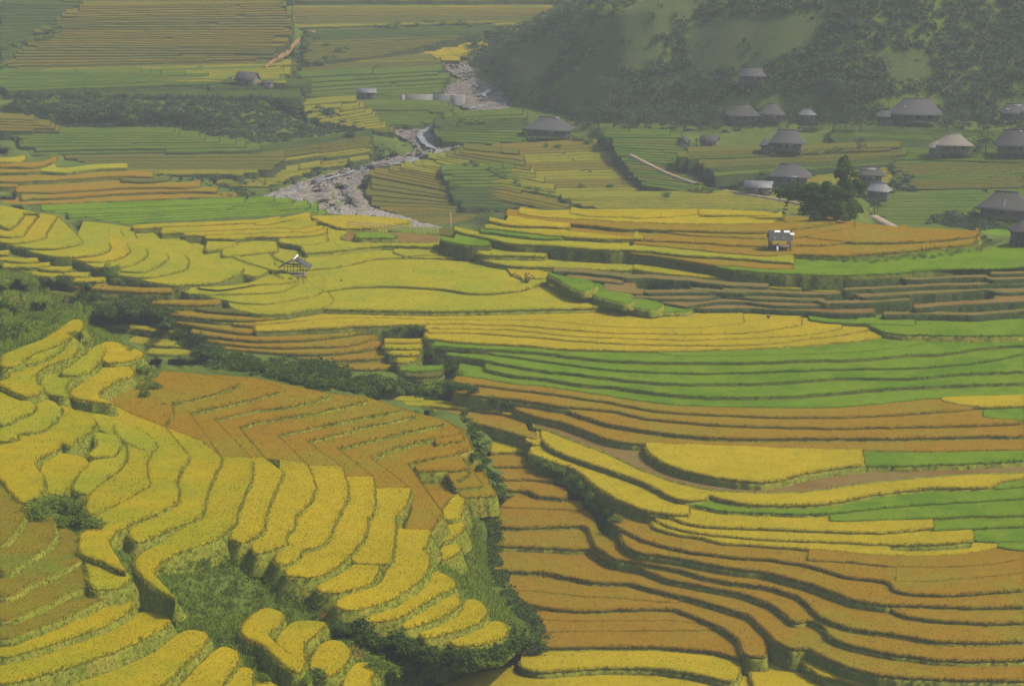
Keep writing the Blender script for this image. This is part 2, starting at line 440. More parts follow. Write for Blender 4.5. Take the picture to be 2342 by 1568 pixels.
def auto(zone, left, right, n, cols, zbot, r, sag=0, brk=.35, wb=.5, gapf=.0, **kw):

    """many thin far terraces between two boundary polylines (given top->bottom)"""
    far = zone != 'back_left_hill'
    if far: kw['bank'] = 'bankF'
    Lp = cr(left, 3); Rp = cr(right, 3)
    def at(P, t):
        d = np.concatenate([[0], np.cumsum(np.hypot(*np.diff(P, axis=0).T))]); s = t*d[-1]
        return np.array([np.interp(s, d, P[:, 0]), np.interp(s, d, P[:, 1])])
    n = int(round(n*1.35)); brk = brk*.4; cprev = '?'
    lips = []
    for i in range(n):
        t = (i+1)/n
        a = at(Lp, t); b = at(Rp, t)
        W = b[0]-a[0]
        cuts = [0.]
        while cuts[-1] < 1:
            cuts.append(min(1., cuts[-1]+random.uniform(.5, 1.6)/max(1, W/700)))
        if 1-cuts[-2] < .12: cuts.pop(-2)
        sp = abs(at(Lp, min(1, t))[1]-at(Lp, max(0, t-1/n))[1]); sp = max(sp, 3)
        for c0, c1 in zip(cuts[:-1], cuts[1:]):
            off = random.uniform(-brk, brk)*sp
            ej = min(.08, random.choice([8, 16, 34])/max(W, 60)); e0 = random.uniform(-.02, .03) if c0 > 0 else random.uniform(-ej, ej); e1 = random.uniform(-.03, .02) if c1 < 1 else random.uniform(-ej, ej)
            ts = np.linspace(c0+e0, c1+e1, 5)
            pts = [(a[0]+(b[0]-a[0])*q, a[1]+(b[1]-a[1])*q+sag*4*q*(1-q)+off) for q in ts]
            cc = cols[i % len(cols)] if isinstance(cols, list) else cols
            if len(cc) > 1:
                cc = cprev if (cprev in cc and random.random() < .72) else random.choice(cc)
                cprev = cc
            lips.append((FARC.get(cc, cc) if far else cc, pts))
    # sort by mean y so that 'nearest above' works
    lips.sort(key=lambda l: np.mean([p[1] for p in l[1]]))
    return fam(zone, lips, zbot, r, wb=wb, **kw)

# ================================================================ NEAR SPUR (left foreground)
NS = 'near_spur'
zz = {8: 36.0, 9: 35.35, 10: 34.7, 11: 34.0, 12: 33.3, 13: 32.6, 14: 31.9, 15: 31.2, 16: 30.4}
lipY = {
 7: [(205,1168),(237,1158),(287,1133),(335,1103),(332,1083),(332,1053),(347,1020)],
 8: [(285,1300),(265,1272),(245,1238),(247,1225),(265,1208),(300,1187),(350,1168),(395,1145),(405,1120),(400,1095),(417,1058),(430,1038)],
 9: [(298,1216),(314,1232),(380,1205),(440,1180),(460,1165),(465,1133),(482,1090),(503,1048)],
 10: [(400,1362),(350,1308),(357,1285),(400,1257),(487,1225),(532,1190),(537,1170),(553,1130),(575,1070),(572,1045)],
 11: [(533,1226),(555,1232),(585,1215),(598,1200),(603,1170),(618,1133),(635,1095),(640,1073),(602,1044)],
 12: [(578,1250),(585,1257),(620,1248),(650,1237),(648,1220),(666,1200),(672,1175),(695,1150),(713,1120),(712,1090),(697,1058)],
 13: [(632,1276),(640,1283),(672,1272),(690,1250),(720,1242),(745,1225),(765,1180),(775,1160),(790,1130),(787,1095),(775,1063)],
 14: [(655,1300),(662,1308),(710,1310),(747,1300),(797,1258),(830,1220),(836,1180),(848,1170),(852,1110),(850,1087)],
 15: [(815,1281),(887,1280),(893,1260),(900,1185),(905,1170),(928,1138),(935,1113)],
 16: [(770,1371),(776,1382),(810,1385),(885,1365),(935,1335),(970,1300),(978,1268),(960,1248),(973,1240),(980,1207)],
}
ridge = [(500,1036),(462,1006),(375,972),(300,942),(235,910)]
def yl(k, top, back):
    P = cr(lipY[k], 5); B = cr(back, 6) if len(back) > 1 else np.array(back, float)
    T_ = np.array(top, float).reshape(-1, 2)
    paddy(NS, 'B' if k >= 11 else 'Y', np.concatenate([P, T_, B]), zz[k], crop=.42, batter=.55)
yl(8, [(375,974),(300,943),(235,911)], [(150,897),(60,880),(0,866),(0,900),(110,925),(220,955),(300,985),(347,1020),(330,1053),(330,1083),(333,1100),(285,1133),(240,1160),(212,1198),(188,1222),(186,1257),(230,1275)])
yl(9, ridge, [(225,925),(300,962),(380,1000),(428,1038),(415,1058),(398,1095),(403,1120),(390,1145),(345,1172),(300,1192)])
yl(10, [(540,1040),(508,1041)], [(503,1050),(480,1090),(463,1133),(458,1165),(437,1190),(378,1232),(325,1262),(312,1285),(330,1310),(360,1340)])
yl(11, [(588,1036)], [(573,1045),(573,1070),(551,1130),(535,1170),(530,1200)])
yl(12, [(662,1048),(640,1047)], [(640,1073),(633,1095),(616,1133),(601,1170),(596,1203),(582,1232)])
yl(13, [(740,1060),(708,1062)], [(711,1090),(711,1120),(693,1150),(669,1178),(664,1203),(646,1224),(647,1242),(634,1262)])
yl(14, [(820,1086),(793,1087)], [(786,1097),(788,1130),(773,1160),(763,1182),(742,1230),(715,1248),(690,1256),(672,1280),(658,1290)])
yl(15, [(900,1112),(863,1114)], [(850,1120),(846,1172),(834,1188),(828,1225),(800,1262),(812,1278)])
yl(16, [(925,1207)], [(904,1200),(896,1262),(890,1290),(870,1330),(800,1356)])
poly(NS, 'B', [(727,1337),(733,1344),(765,1347),(812,1337),(845,1322),(864,1290),(838,1286),(812,1287),(780,1308)], 30.9, crop=.42)
poly(NS, 'L', [(262,968),(290,968),(325,985),(352,1008),(346,1022),(322,1022),(292,1008),(268,990)], 36.5, crop=.35)
# bronze side of the same contours
zl = {8: [(545,873),(475,898),(390,916)], 9: [(648,887),(585,903),(500,923),(430,938)],
 10: [(755,898),(660,923),(585,931),(487,953)], 11: [(835,911),(710,938),(585,958),(545,973)],
 12: [(916,931),(810,951),(735,966),(630,988)], 13: [(950,944),(885,958),(825,970),(760,988),(695,1003)],
 14: [(1013,962),(918,983),(835,1003),(768,1020)], 15: [(1060,985),(1000,995),(950,1004),(885,1023),(845,1043)],
 16: [(1076,1020),(1035,1032),(985,1041),(928,1055)]}
crest = [(370,847),(460,853),(585,862),(685,884),(760,898),(835,905),(913,930),(1013,958),(1060,983),(1076,1018),(1085,1060),(1104,1104),(1135,1125)]
xr = {8:545,9:648,10:755,11:835,12:916,13:950,14:1013,15:1060,16:1074}
tops = [(505,1041),(572,1042),(602,1042),(640,1047),(697,1055),(708,1062),(775,1060),(793,1086),(850,1085),(863,1112),(935,1110),(945,1160),(928,1206),(985,1207),(1010,1170)]
topend = {8:0, 9:1, 10:2, 11:3, 12:5, 13:7, 14:9, 15:11, 16:15}
for k in range(8, 17):
    P = cr(zl[k], 5)
    tp = tops[:topend[k]][::-1]
    if k == 8: tp = [(392,940)]
    back = (ridge[::-1][:] if False else ridge) if k > 8 else [(375,972),(300,942),(235,910)]
    cb = [c for c in crest if c[0] < xr[k]-4]
    pts = np.concatenate([P, np.array(tp+back, float).reshape(-1, 2), np.array([(240,898),(300,880),(360,860)], float), np.array(cb, float)])
    paddy(NS, 'O', pts, zz[k]+.03, crop=.4, batter=.4, bund=.3)
poly(NS, 'O', [(930,1060),(1060,1015),(1092,1060),(1112,1105),(1060,1122),(1020,1150),(985,1200),(940,1190)], 28.0, crop=.4)
poly(NS, 'O', [(580,1034),(700,1046),(785,1056),(785,1072),(700,1074),(640,1066),(590,1056)], 32.3, crop=.3)
lowz = 29.6
for i, (a, rgt) in enumerate([([(998,1010),(1058,1000)], 0), ([(955,1072),(1020,1070),(1070,1066)], 0), ([(1035,1098),(1070,1080)], 0), ([(1043,1112),(1102,1105)], 0), ([(1055,1132),(1133,1126)], 0)]):
    a = np.array(a, float); b = a[::-1]+np.array([-4, -24])
    zt = [31.0, 29.9, 29.4, 28.9, 28.3][i]
    if i > 0: b[:, 0] -= 12
    paddy(NS, 'O', np.concatenate([cr(a, 5), b]), zt, crop=.4)
poly(NS, 'B', [(1017,1160),(1050,1125),(1058,1140),(1048,1176),(1017,1180)], 28.2, crop=.4)
poly(NS, 'B', [(1001,1207),(1030,1183),(1058,1192),(1050,1208),(1025,1226),(1000,1226)], 27.4, crop=.4)
poly(NS, 'B', [(1006,1262),(1012,1246),(1048,1242),(1052,1250),(1035,1263),(1012,1272)], 26.6, crop=.4)
poly(NS, 'B', [(833,1403),(836,1411),(870,1411),(912,1402),(960,1372),(1000,1350),(1036,1331),(1033,1320),(1010,1307),(985,1306),(975,1335),(945,1362),(900,1385)], 29.2, crop=.45)
poly(NS, 'B', [(918,1420),(925,1428),(985,1409),(1032,1388),(1047,1372),(1042,1355),(1030,1357),(1000,1372),(960,1395)], 28.1, crop=.45)
poly(NS, 'B', [(963,1444),(972,1450),(1035,1434),(1087,1415),(1107,1398),(1102,1376),(1085,1368),(1070,1368),(1060,1382),(1050,1405),(1000,1430)], 27.0, crop=.45)
poly(NS, 'B', [(1036,1462),(1045,1468),(1087,1466),(1137,1452),(1156,1436),(1150,1420),(1130,1417),(1114,1422),(1090,1440)], 25.9, crop=.45)
# upper strips of the spur
U = dict(crop=.42, batter=.55)
poly(NS, 'Y', [(5,832),(12,808),(60,788),(110,768),(150,740),(165,730),(184,729),(186,742),(165,762),(120,787),(75,802),(35,830)], 40.4, **U)
poly(NS, 'L', [(30,824),(72,800),(110,787),(145,783),(125,802),(78,824)], 40.0, **U)
poly(NS, 'Y', [(0,872),(20,863),(35,842),(75,833),(110,815),(150,788),(168,785),(173,799),(150,815),(100,833),(80,850),(77,868),(93,886),(60,900)], 39.3, **U)
poly(NS, 'L', [(142,849),(170,830),(205,800),(225,785),(238,796),(224,822),(197,845),(170,852)], 39.1, **U)
poly(NS, 'B', [(234,783),(268,781),(322,803),(300,818),(270,822),(240,821)], 38.9, **U)
poly(NS, 'L', [(97,862),(125,852),(165,849),(146,880),(148,900),(105,892)], 38.5, **U)
poly(NS, 'B', [(237,833),(287,832),(301,853),(258,868),(225,892),(222,905),(255,918),(165,900),(190,872),(222,850)], 38.0, **U)
poly(NS, 'L', [(0,880),(80,900),(160,915),(240,945),(300,975),(352,1015),(340,1025),(270,1000),(205,965),(140,938),(80,926),(0,905)], 36.35, **U)
poly(NS, 'L', [(0,895),(50,905),(78,926),(62,940),(36,950),(0,964)], 38.5, **U)
poly(NS, 'L', [(0,1002),(36,996),(39,986),(100,975),(131,945),(137,930),(120,915),(60,905),(0,900),(0,990)], 37.9, **U)
poly(NS, 'Y', [(0,960),(60,945),(138,925),(170,935),(213,958),(197,985),(172,1000),(160,1013),(140,1008),(130,1020),(82,1043),(77,1058),(92,1083),(96,1108),(82,1130),(50,1140),(30,1120),(0,1080)], 37.3, **U)
poly(NS, 'Y', [(100,1055),(125,1040),(150,1034),(193,1045),(197,1056),(175,1080),(142,1118),(108,1121),(92,1098),(97,1070)], 36.4, **U)
poly(NS, 'L', [(213,985),(245,990),(272,996),(264,1030),(235,1038),(208,1036),(225,1010)], 36.6, **U)
poly(NS, 'L', [(205,1055),(265,1038),(280,1000),(290,1005),(283,1050),(262,1075),(245,1084),(215,1118),(172,1117),(175,1095)], 36.15, **U)
poly(NS, 'Y', [(207,1167),(237,1158),(287,1133),(336,1103),(332,1083),(332,1053),(346,1018),(300,990),(292,1010),(298,1040),(282,1070),(255,1090),(215,1120),(200,1150)], 35.95+.4, **U)
poly(NS, 'L', [(195,1262),(215,1261),(250,1273),(292,1312),(280,1330),(240,1338),(213,1336),(203,1300)], 35.2, **U)
# corner of old rice on the left edge (olive) and bright strips below
LC = 'left_corner'
poly(LC, 'V', [(0,1234),(37,1205),(53,1172),(46,1120),(30,1085),(0,1060)], 36.9, crop=.3)
poly(LC, 'V', [(0,1294),(75,1264),(117,1232),(122,1200),(110,1172),(60,1140),(30,1120),(0,1100)], 36.2, crop=.3)
poly(LC, 'V', [(0,1352),(75,1327),(150,1292),(190,1268),(185,1235),(120,1185),(60,1150),(0,1190)], 35.4, crop=.3)
poly(LC, 'V', [(0,1407),(75,1389),(150,1352),(205,1330),(200,1290),(150,1260),(0,1290)], 34.7, crop=.3)
poly(LC, 'V', [(0,1452),(75,1434),(150,1404),(225,1369),(265,1345),(258,1325),(180,1320),(0,1360)], 34.0, crop=.25)
poly(LC, 'Y', [(0,1492),(75,1475),(175,1442),(250,1414),(300,1376),(297,1362),(262,1358),(215,1388),(130,1425),(0,1462)], 33.1, crop=.45, batter=.5)
poly(LC, 'Y', [(0,1552),(100,1530),(200,1500),(300,1462),(385,1415),(380,1403),(350,1397),(312,1400),(230,1445),(130,1480),(0,1505)], 32.0, crop=.45, batter=.5)
poly(LC, 'Y', [(130,1600),(337,1570),(427,1500),(467,1457),(465,1442),(430,1437),(400,1452),(350,1490),(250,1533),(150,1570)], 30.8, crop=.45, batter=.5)
poly(LC, 'B', [(480,1575),(535,1512),(540,1490),(525,1478),(500,1478),(430,1545),(400,1590)], 29.8, crop=.45)
poly(LC, 'B', [(555,1580),(573,1530),(550,1524),(505,1570),(490,1600)], 29.0, crop=.45)
poly(LC, 'B', [(585,1556),(605,1552),(632,1568),(610,1600),(560,1600)], 28.2, crop=.45)
poly(LC, 'Y', [(555,1430),(585,1398),(612,1387),(642,1398),(640,1412),(620,1432),(608,1442),(622,1462),(650,1485),(692,1515),(677,1527),(640,1500),(600,1465),(565,1450)], 29.9, crop=.45)
poly(LC, 'Y', [(635,1462),(655,1432),(680,1417),(740,1419),(722,1437),(700,1455),(688,1478),(692,1510),(665,1492)], 29.1, crop=.45)
poly(LC, 'Y', [(714,1522),(718,1495),(732,1472),(752,1461),(778,1463),(795,1482),(790,1500),(768,1528),(740,1535)], 28.2, crop=.45)
poly(LC, 'B', [(788,1575),(795,1537),(808,1518),(828,1511),(856,1518),(842,1545),(836,1585)], 27.0, crop=.45)

# ================================================================ RIGHT HALF (one long flight of terraces)
RL = 'right_lower'
poly(RL, 'B', [(985,1572),(1023,1560),(1073,1539),(1135,1528),(1188,1515),(1300,1495),(1500,1495),(1690,1502),(1706,1502),(1716,1530),(1728,1570),(1745,1660),(960,1660)], 4.6)
poly(RL, 'B', [(1714,1500),(1756,1496),(1803,1496),(1822,1514),(1845,1533),(1880,1552),(1940,1575),(2342,1640),(2342,1680),(1760,1680),(1735,1590)], 5.2)
K = [
 (RL,'B',[(1095,974),(1120,985),(1171,1003),(1192,1004)],.3,22),
 (RL,'B',[(1203,1002),(1222,1011),(1240,1004)],.3,18),
 (RL,'B',[(1125,1030),(1171,1027),(1202,1031)],.3,16),
 (RL,'B',[(1216,1033),(1258,1050),(1321,1071),(1371,1110),(1421,1138),(1471,1158),(1528,1168),(1575,1172)],.6,26),
 (RL,'G',[(1590,1150),(1650,1162),(1756,1168),(1850,1170),(1931,1165),(2056,1152),(2206,1142),(2342,1134)],.2,14),
 (RL,'O',[(1100,1061),(1171,1061),(1216,1060)],.3,20),
 (RL,'O',[(1140,1090),(1171,1091),(1209,1091),(1265,1096)],.3,20),
 (RL,'O',[(1150,1112),(1171,1115),(1204,1116),(1233,1127),(1295,1133)],.3,22),
 (RL,'G',[(1900,1186),(1990,1184),(2081,1181),(2180,1177),(2342,1172)],.2,14),
 (RL,'O',[(1120,1150),(1171,1155),(1250,1158),(1330,1162)],.12,18),
 (RL,'G',[(2134,1207),(2200,1204),(2342,1198)],.2,18),
 (RL,'B',[(1530,1172),(1571,1190),(1646,1199),(1756,1202),(1881,1208),(1981,1211),(2056,1208),(2134,1202)],.4,20),
 (RL,'G',[(2224,1232),(2280,1234),(2342,1235)],.2,20),
 (RL,'B',[(1500,1182),(1530,1197),(1600,1213),(1671,1221),(1756,1227),(1881,1232),(2006,1238),(2106,1237),(2224,1230)],.3,14),
 (RL,'G',[(2286,1246),(2310,1250),(2342,1252)],.2,10),
 (RL,'B',[(1491,1187),(1498,1200),(1546,1215),(1596,1222),(1658,1235),(1756,1242),(1881,1252),(1981,1261),(2081,1265),(2181,1262),(2256,1252),(2284,1241)],.15,8),
 (RL,'O',[(1850,1275),(1931,1278),(2031,1288),(2131,1291),(2250,1286),(2342,1272)],.12,30),
 (RL,'O',[(2050,1325),(2131,1324),(2231,1316),(2342,1306)],.08,20),
 (RL,'O',[(1403,1192),(1441,1213),(1471,1227),(1521,1242),(1583,1255),(1671,1266),(1756,1271),(1794,1277),(1831,1282),(1881,1295),(1931,1310),(1981,1317),(2036,1325),(2048,1342),(2081,1350),(2181,1352),(2256,1347),(2342,1341)],.38,34),
 (RL,'O',[(1422,1215),(1430,1238),(1458,1255),(1496,1261),(1546,1268),(1621,1282),(1696,1294),(1756,1301),(1806,1315),(1844,1325),(1881,1337),(1931,1355),(1969,1367),(2019,1374),(2081,1376),(2156,1378),(2256,1381),(2342,1379)],.38,34),
 (RL,'O',[(2041,1387),(2069,1400),(2106,1406),(2181,1414),(2256,1417),(2342,1415)],.3,20),
 (RL,'O',[(1105,1183),(1140,1196),(1171,1199),(1234,1198),(1296,1195),(1335,1196),(1348,1205),(1356,1222),(1368,1245),(1388,1258),(1408,1270),(1446,1277),(1496,1285),(1533,1292),(1561,1297),(1621,1315),(1696,1327),(1756,1335),(1794,1345),(1831,1360),(1856,1380),(1876,1400),(1906,1415),(1956,1430),(2031,1440),(2106,1452),(2156,1459),(2256,1460),(2342,1458)],.38,34),
 (RL,'O',[(1115,1240),(1171,1242),(1271,1247),(1350,1250),(1365,1262),(1385,1274),(1408,1280),(1458,1292),(1503,1307),(1533,1318),(1596,1330),(1646,1340),(1696,1350),(1756,1371),(1781,1384),(1801,1400),(1821,1415),(1845,1412),(1870,1418),(1892,1432),(1906,1452),(1956,1470),(2031,1485),(2106,1495),(2181,1502),(2342,1500)],.4,34),
 (RL,'O',[(1130,1299),(1171,1299),(1246,1302),(1296,1312),(1346,1322),(1396,1325),(1446,1327),(1471,1335),(1521,1347),(1583,1360),(1633,1375),(1683,1390),(1721,1403),(1741,1425),(1760,1442),(1775,1458),(1795,1468),(1814,1476),(1850,1477),(1872,1487),(1900,1500),(1960,1523),(2030,1536),(2131,1543),(2231,1545),(2342,1547)],.42,40),
 (RL,'O',[(1165,1346),(1221,1347),(1296,1355),(1346,1360),(1421,1363),(1458,1367),(1521,1370),(1550,1374)],.12,34),
 (RL,'O',[(1185,1368),(1246,1382),(1296,1387),(1346,1388),(1421,1386),(1496,1385),(1546,1386),(1571,1395),(1621,1415),(1658,1430),(1691,1455),(1703,1480),(1712,1492),(1746,1492)],.36,34),
 (RL,'O',[(1200,1405),(1246,1412),(1321,1415),(1396,1415),(1546,1415),(1600,1420)],.12,24),
 (RL,'O',[(1240,1438),(1300,1439),(1396,1437),(1496,1437),(1596,1436),(1660,1430)],.12,24),
 (RL,'B',[(1820,1481),(1825,1497),(1846,1517),(1881,1537),(1931,1550),(1981,1560),(2100,1582),(2342,1603)],.3,40),
 (RL,'O',[(1240,1471),(1346,1472),(1446,1470),(1546,1474),(1646,1485),(1693,1500)],.3,30),
 (RL,'B',[(1190,1517),(1215,1525),(1250,1527),(1300,1523),(1395,1518),(1500,1521),(1600,1534),(1660,1548),(1678,1546),(1688,1530),(1692,1508)],.3,34),
]
RG = 'right_green'
TOP = [
 ('FN','N',[(975,706),(1171,703),(1416,700),(1571,702),(1756,712),(1906,727),(1985,740),(2036,750)],.1,5),
 ('FN','B',[(585,737),(685,731),(783,724),(911,725),(1036,728),(1171,729),(1246,730),(1321,738),(1421,745),(1546,747),(1646,743),(1700,737)],.15,26),
 ('FN','B',[(585,752),(710,747),(835,740),(1036,737),(1171,740),(1271,748),(1396,757),(1546,760),(1671,759),(1756,752),(1833,739)],.35,30),
 ('FN','B',[(975,747),(1171,751),(1296,764),(1421,770),(1571,774),(1756,768),(1856,761),(1922,748)],.35,26),
 ('FN','B',[(980,756),(1060,757),(1171,763),(1296,774),(1421,782),(1621,785),(1756,781),(1881,767),(1986,751)],.35,26),
 ('FN','B',[(975,768),(1040,777),(1208,786),(1271,792),(1371,796),(1471,798),(1621,796),(1756,791),(1881,783),(1960,775),(2010,767),(2036,753)],.3,22),
 (RG,'G',[(1850,727),(1894,732),(1981,737),(2056,740),(2093,741)],.3,14),
 (RG,'B',[(2228,736),(2290,740),(2342,740)],.2,14),
 (RG,'G',[(2225,765),(2256,768),(2276,761)],.2,12),
 (RG,'G',[(1496,800),(1521,808),(1621,811),(1756,809),(1956,802),(2056,791),(2106,783),(2200,775),(2342,772)],.12,40),
 (RG,'G',[(985,785),(1050,790),(1120,795),(1171,797),(1246,803),(1321,813),(1421,821),(1521,824),(1621,824),(1756,823),(1856,818),(1956,818),(2081,807),(2156,804),(2251,790),(2342,784)],.38,14),
 (RG,'G',[(1060,800),(1100,801),(1171,811),(1271,825),(1371,838),(1471,845),(1596,849),(1756,845),(1931,839),(2081,837),(2231,825),(2306,811),(2342,803)],.32,14),
 (RG,'G',[(1023,808),(1085,816),(1171,832),(1246,843),(1321,851),(1396,860),(1471,868),(1571,873),(1756,871),(1931,860),(2081,860),(2181,851),(2342,845)],.38,14),
 (RG,'G',[(1112,840),(1171,853),(1246,861),(1321,873),(1396,879),(1471,890),(1546,898),(1646,903),(1756,903),(1881,896),(2006,884),(2131,878),(2342,871)],.38,14),
 (RG,'G',[(1050,855),(1100,861),(1171,873),(1271,883),(1371,898),(1471,913),(1571,923),(1756,928),(1906,927),(2006,920),(2106,909),(2342,900)],.06,14),
 (RL,'B',[(2156,913),(2231,925),(2342,922)],.3,16),
 (RL,'O',[(1040,872),(1100,876),(1171,885),(1246,893),(1321,905),(1396,915),(1471,930),(1546,938),(1646,943),(1756,947),(1906,948),(2056,942),(2206,932),(2241,927)],.34,14),
 (RL,'G',[(2250,950),(2342,957)],.2,16),
 (RL,'O',[(1043,892),(1100,900),(1171,907),(1246,918),(1296,925),(1396,933),(1471,950),(1546,958),(1646,966),(1756,969),(1906,973),(2056,970),(2206,967),(2336,962)],.34,14),
 (RL,'O',[(1301,935),(1346,950),(1396,965),(1471,978),(1546,988),(1646,995),(1756,996),(1906,996),(2056,996),(2256,991),(2342,992)],.34,14),
 (RL,'O',[(1183,933),(1221,945),(1296,963),(1371,990),(1421,1005),(1483,1010),(1571,1013),(1756,1020),(1931,1025),(2131,1027),(2342,1023)],.5,18),
 (RL,'L',[(842,914),(900,913),(968,914)],.3,10),
 (RL,'Y',[(870,925),(960,924),(1060,930),(1171,945),(1202,955)],.3,12),
 (RL,'O',[(925,942),(1000,950),(1060,958),(1110,968),(1171,985),(1225,1001)],.35,14),
 (RL,'G',[(1974,1060),(2040,1060),(2106,1058),(2231,1054),(2342,1048)],.5,32),
 (RL,'B',[(1478,1018),(1496,1038),(1533,1058),(1596,1076),(1646,1086),(1710,1093),(1756,1094),(1794,1087),(1831,1075),(1881,1067),(1931,1060),(1974,1056)],.55,40),
 (RL,'S',[(1223,973),(1271,988),(1321,1010),(1396,1038),(1471,1073),(1546,1100),(1621,1117),(1756,1125),(1881,1118),(1981,1103),(2081,1093),(2219,1082),(2342,1078)],.02,40),
 (RL,'G',[(2265,1111),(2290,1112),(2342,1107)],.2,12),
 (RL,'B',[(1238,990),(1253,1013),(1283,1030),(1346,1053),(1421,1078),(1496,1108),(1533,1128),(1571,1138),(1612,1133),(1623,1127),(1646,1133),(1696,1143),(1756,1148),(1831,1147),(1906,1141),(1981,1126),(2056,1116),(2156,1108),(2254,1107),(2290,1095),(2342,1086)],.4,30),
]
def bigfam(items, zbot, r=.3, wb=.5, verbose=None, rs=.82):
    """like fam() but each item carries its own zone, bank share and back height"""
    Ls = [wob(cr(l[2], 6), wb) for l in items]; n = len(Ls); z = [0]*n; z[-1] = zbot
    for i in range(n-2, -1, -1):
        cands = []
        xs = Ls[i][::3, 0]
        for j in range(i+1, min(n, i+30)):
            yj = lip_y(Ls[j], xs); ok = ~np.isnan(yj)
            if ok.sum() >= 2:
                g = float(np.median((yj-Ls[i][::3, 1])[ok]))
                if g > .8: cands.append((g, z[j]+rs*items[i][3]*g/ppm(Ls[i][:, 1].mean(), z[j])))
        cands.sort()
        z[i] = cands[0][1] if cands else z[i+1]+.2
        if len(cands) > 1: z[i] = max(z[i], cands[1][1]*.5+z[i]*.5)
    for i in range(n):
        if items[i][1] == 'N': continue
        P = Ls[i]; hb = items[i][4]
        ys = np.full(len(P), -1e9)
        for j in range(n):
            if j == i: continue
            yj = lip_y(Ls[j], P[:, 0]); ok = ~np.isnan(yj) & (yj < P[:, 1]-.6)
            ys[ok] = np.maximum(ys[ok], yj[ok])
        ys = np.where(ys < P[:, 1]-3.2*hb, P[:, 1]-hb, ys)
        B = np.column_stack([P[:, 0], ys])[::-1]
        for e in (0, -1):
            q = P[-1] if e == 0 else P[0]
            if 0 < q[0] < 2340: B[e, 1] = max(B[e, 1], q[1]-min(hb, 10))
        zone = items[i][0]; zone = 'fan' if zone == 'FN' else zone
        far = P[:, 1].mean() < 900
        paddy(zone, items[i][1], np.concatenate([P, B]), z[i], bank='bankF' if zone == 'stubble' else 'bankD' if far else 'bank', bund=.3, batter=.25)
    if verbose: print(verbose, [(it[1], round(q, 1)) for it, q in zip(items, z)])
    return z
zK = bigfam(TOP+K, 5.6, verbose='RIGHT')
zF = zK[0]
# ================================================================ HUT FIELD
HF = 'hut_field'
H0 = zK[1]+.9
lipH = [(640,708),(700,701),(785,703),(911,706),(1036,707),(1171,704),(1246,702),(1343,700),(1415,694)]
poly(HF, 'L', lipH+[(1405,682),(1363,672),(1335,666),(1310,656),(1284,640),(1256,622),(1220,612),(1171,605),(1100,590),(1010,575),(860,572),(780,576),(690,590),(640,620),(600,650),(600,690)], H0)
def step_(col, pts, dz, back, zone=HF, **kw):
    P = cr(pts, 6); B = np.array(back, float)
    paddy(zone, col, np.concatenate([P, B]), H0+dz, **kw)
step_('L', [(735,663),(785,654),(885,650),(1010,657),(1085,667),(1171,662),(1206,655),(1225,648)], .45, [(1280,640),(1256,622),(1220,612),(1100,590),(1010,575),(860,572),(780,576),(700,600),(690,630)])
step_('Y', [(1205,640),(1215,633),(1240,633),(1262,629)], .75, [(1256,622),(1215,611),(1150,600),(1170,625)], crop=.5)
step_('L', [(690,612),(720,612),(760,608),(810,599),(850,590),(865,588)], .8, [(930,585),(1100,590),(1180,592),(1100,572),(1010,562),(860,560),(780,568),(700,590)], crop=.5)
step_('L', [(925,583),(980,580),(1035,578),(1100,572)], 1.05, [(1105,560),(1000,556),(900,556),(900,575)], crop=.4)
poly(HF, 'L', [(630,545),(700,543),(740,572),(705,602),(640,592),(618,566)], H0+.75, crop=.4)
zU = H0+1.7
poly(HF, 'L', [(728,515),(790,528),(795,560),(745,562),(722,540)], zU-.25, crop=.4)
step_('L', [(700,575),(760,570),(785,567),(835,561),(885,558),(1010,561),(1080,562),(1092,566)], 1.7, [(1075,553),(1000,550),(880,547),(800,546),(740,552),(690,560)])
poly(HF, 'S', [(785,544),(800,550),(880,553),(1000,553),(1003,541),(950,534),(850,532),(795,533)], zU+.05, drop=1)
poly(HF, 'G', [(815,540),(850,541),(905,541),(905,536),(860,530),(820,531)], zU+.9)
poly(HF, 'B', [(780,518),(870,516),(905,508),(935,502),(880,495),(800,490),(745,492),(715,494),(760,512)], zU+.3)
poly(HF, 'G', [(905,520),(960,519),(1000,520),(1003,532),(930,530),(890,524)], zU-.2)
poly(HF, 'K', [(945,520),(1000,520),(1035,524),(1040,535),(1000,534),(940,528)], zU-.3)
# right side blocks of tall yellow rice
SB = 'stubble'
poly(HF, 'L', [(1098,590),(1171,604),(1271,608),(1340,612),(1425,614),(1450,612),(1458,601),(1430,597),(1340,590),(1250,583),(1171,577),(1095,575)], H0+1.35)
poly(HF, 'Y', [(1452,611),(1496,619),(1596,629),(1683,634),(1706,630),(1712,618),(1683,614),(1600,605),(1521,599),(1460,596)], H0+1.5)
poly(HF, 'Y', [(1690,628),(1756,634),(1786,632),(1790,622),(1756,617),(1700,612)], H0+1.7)
poly(HF, 'Y', [(1720,645),(1756,653),(1831,656),(1852,650),(1856,638),(1830,633),(1756,631),(1728,634)], H0+.9)
poly(HF, 'L', [(1836,653),(1869,663),(1915,662),(1929,655),(1930,643),(1900,639),(1856,640)], H0+.6)
poly(HF, 'L', [(1098,577),(1171,580),(1245,581),(1250,571),(1171,564),(1100,560)], H0+2.3)
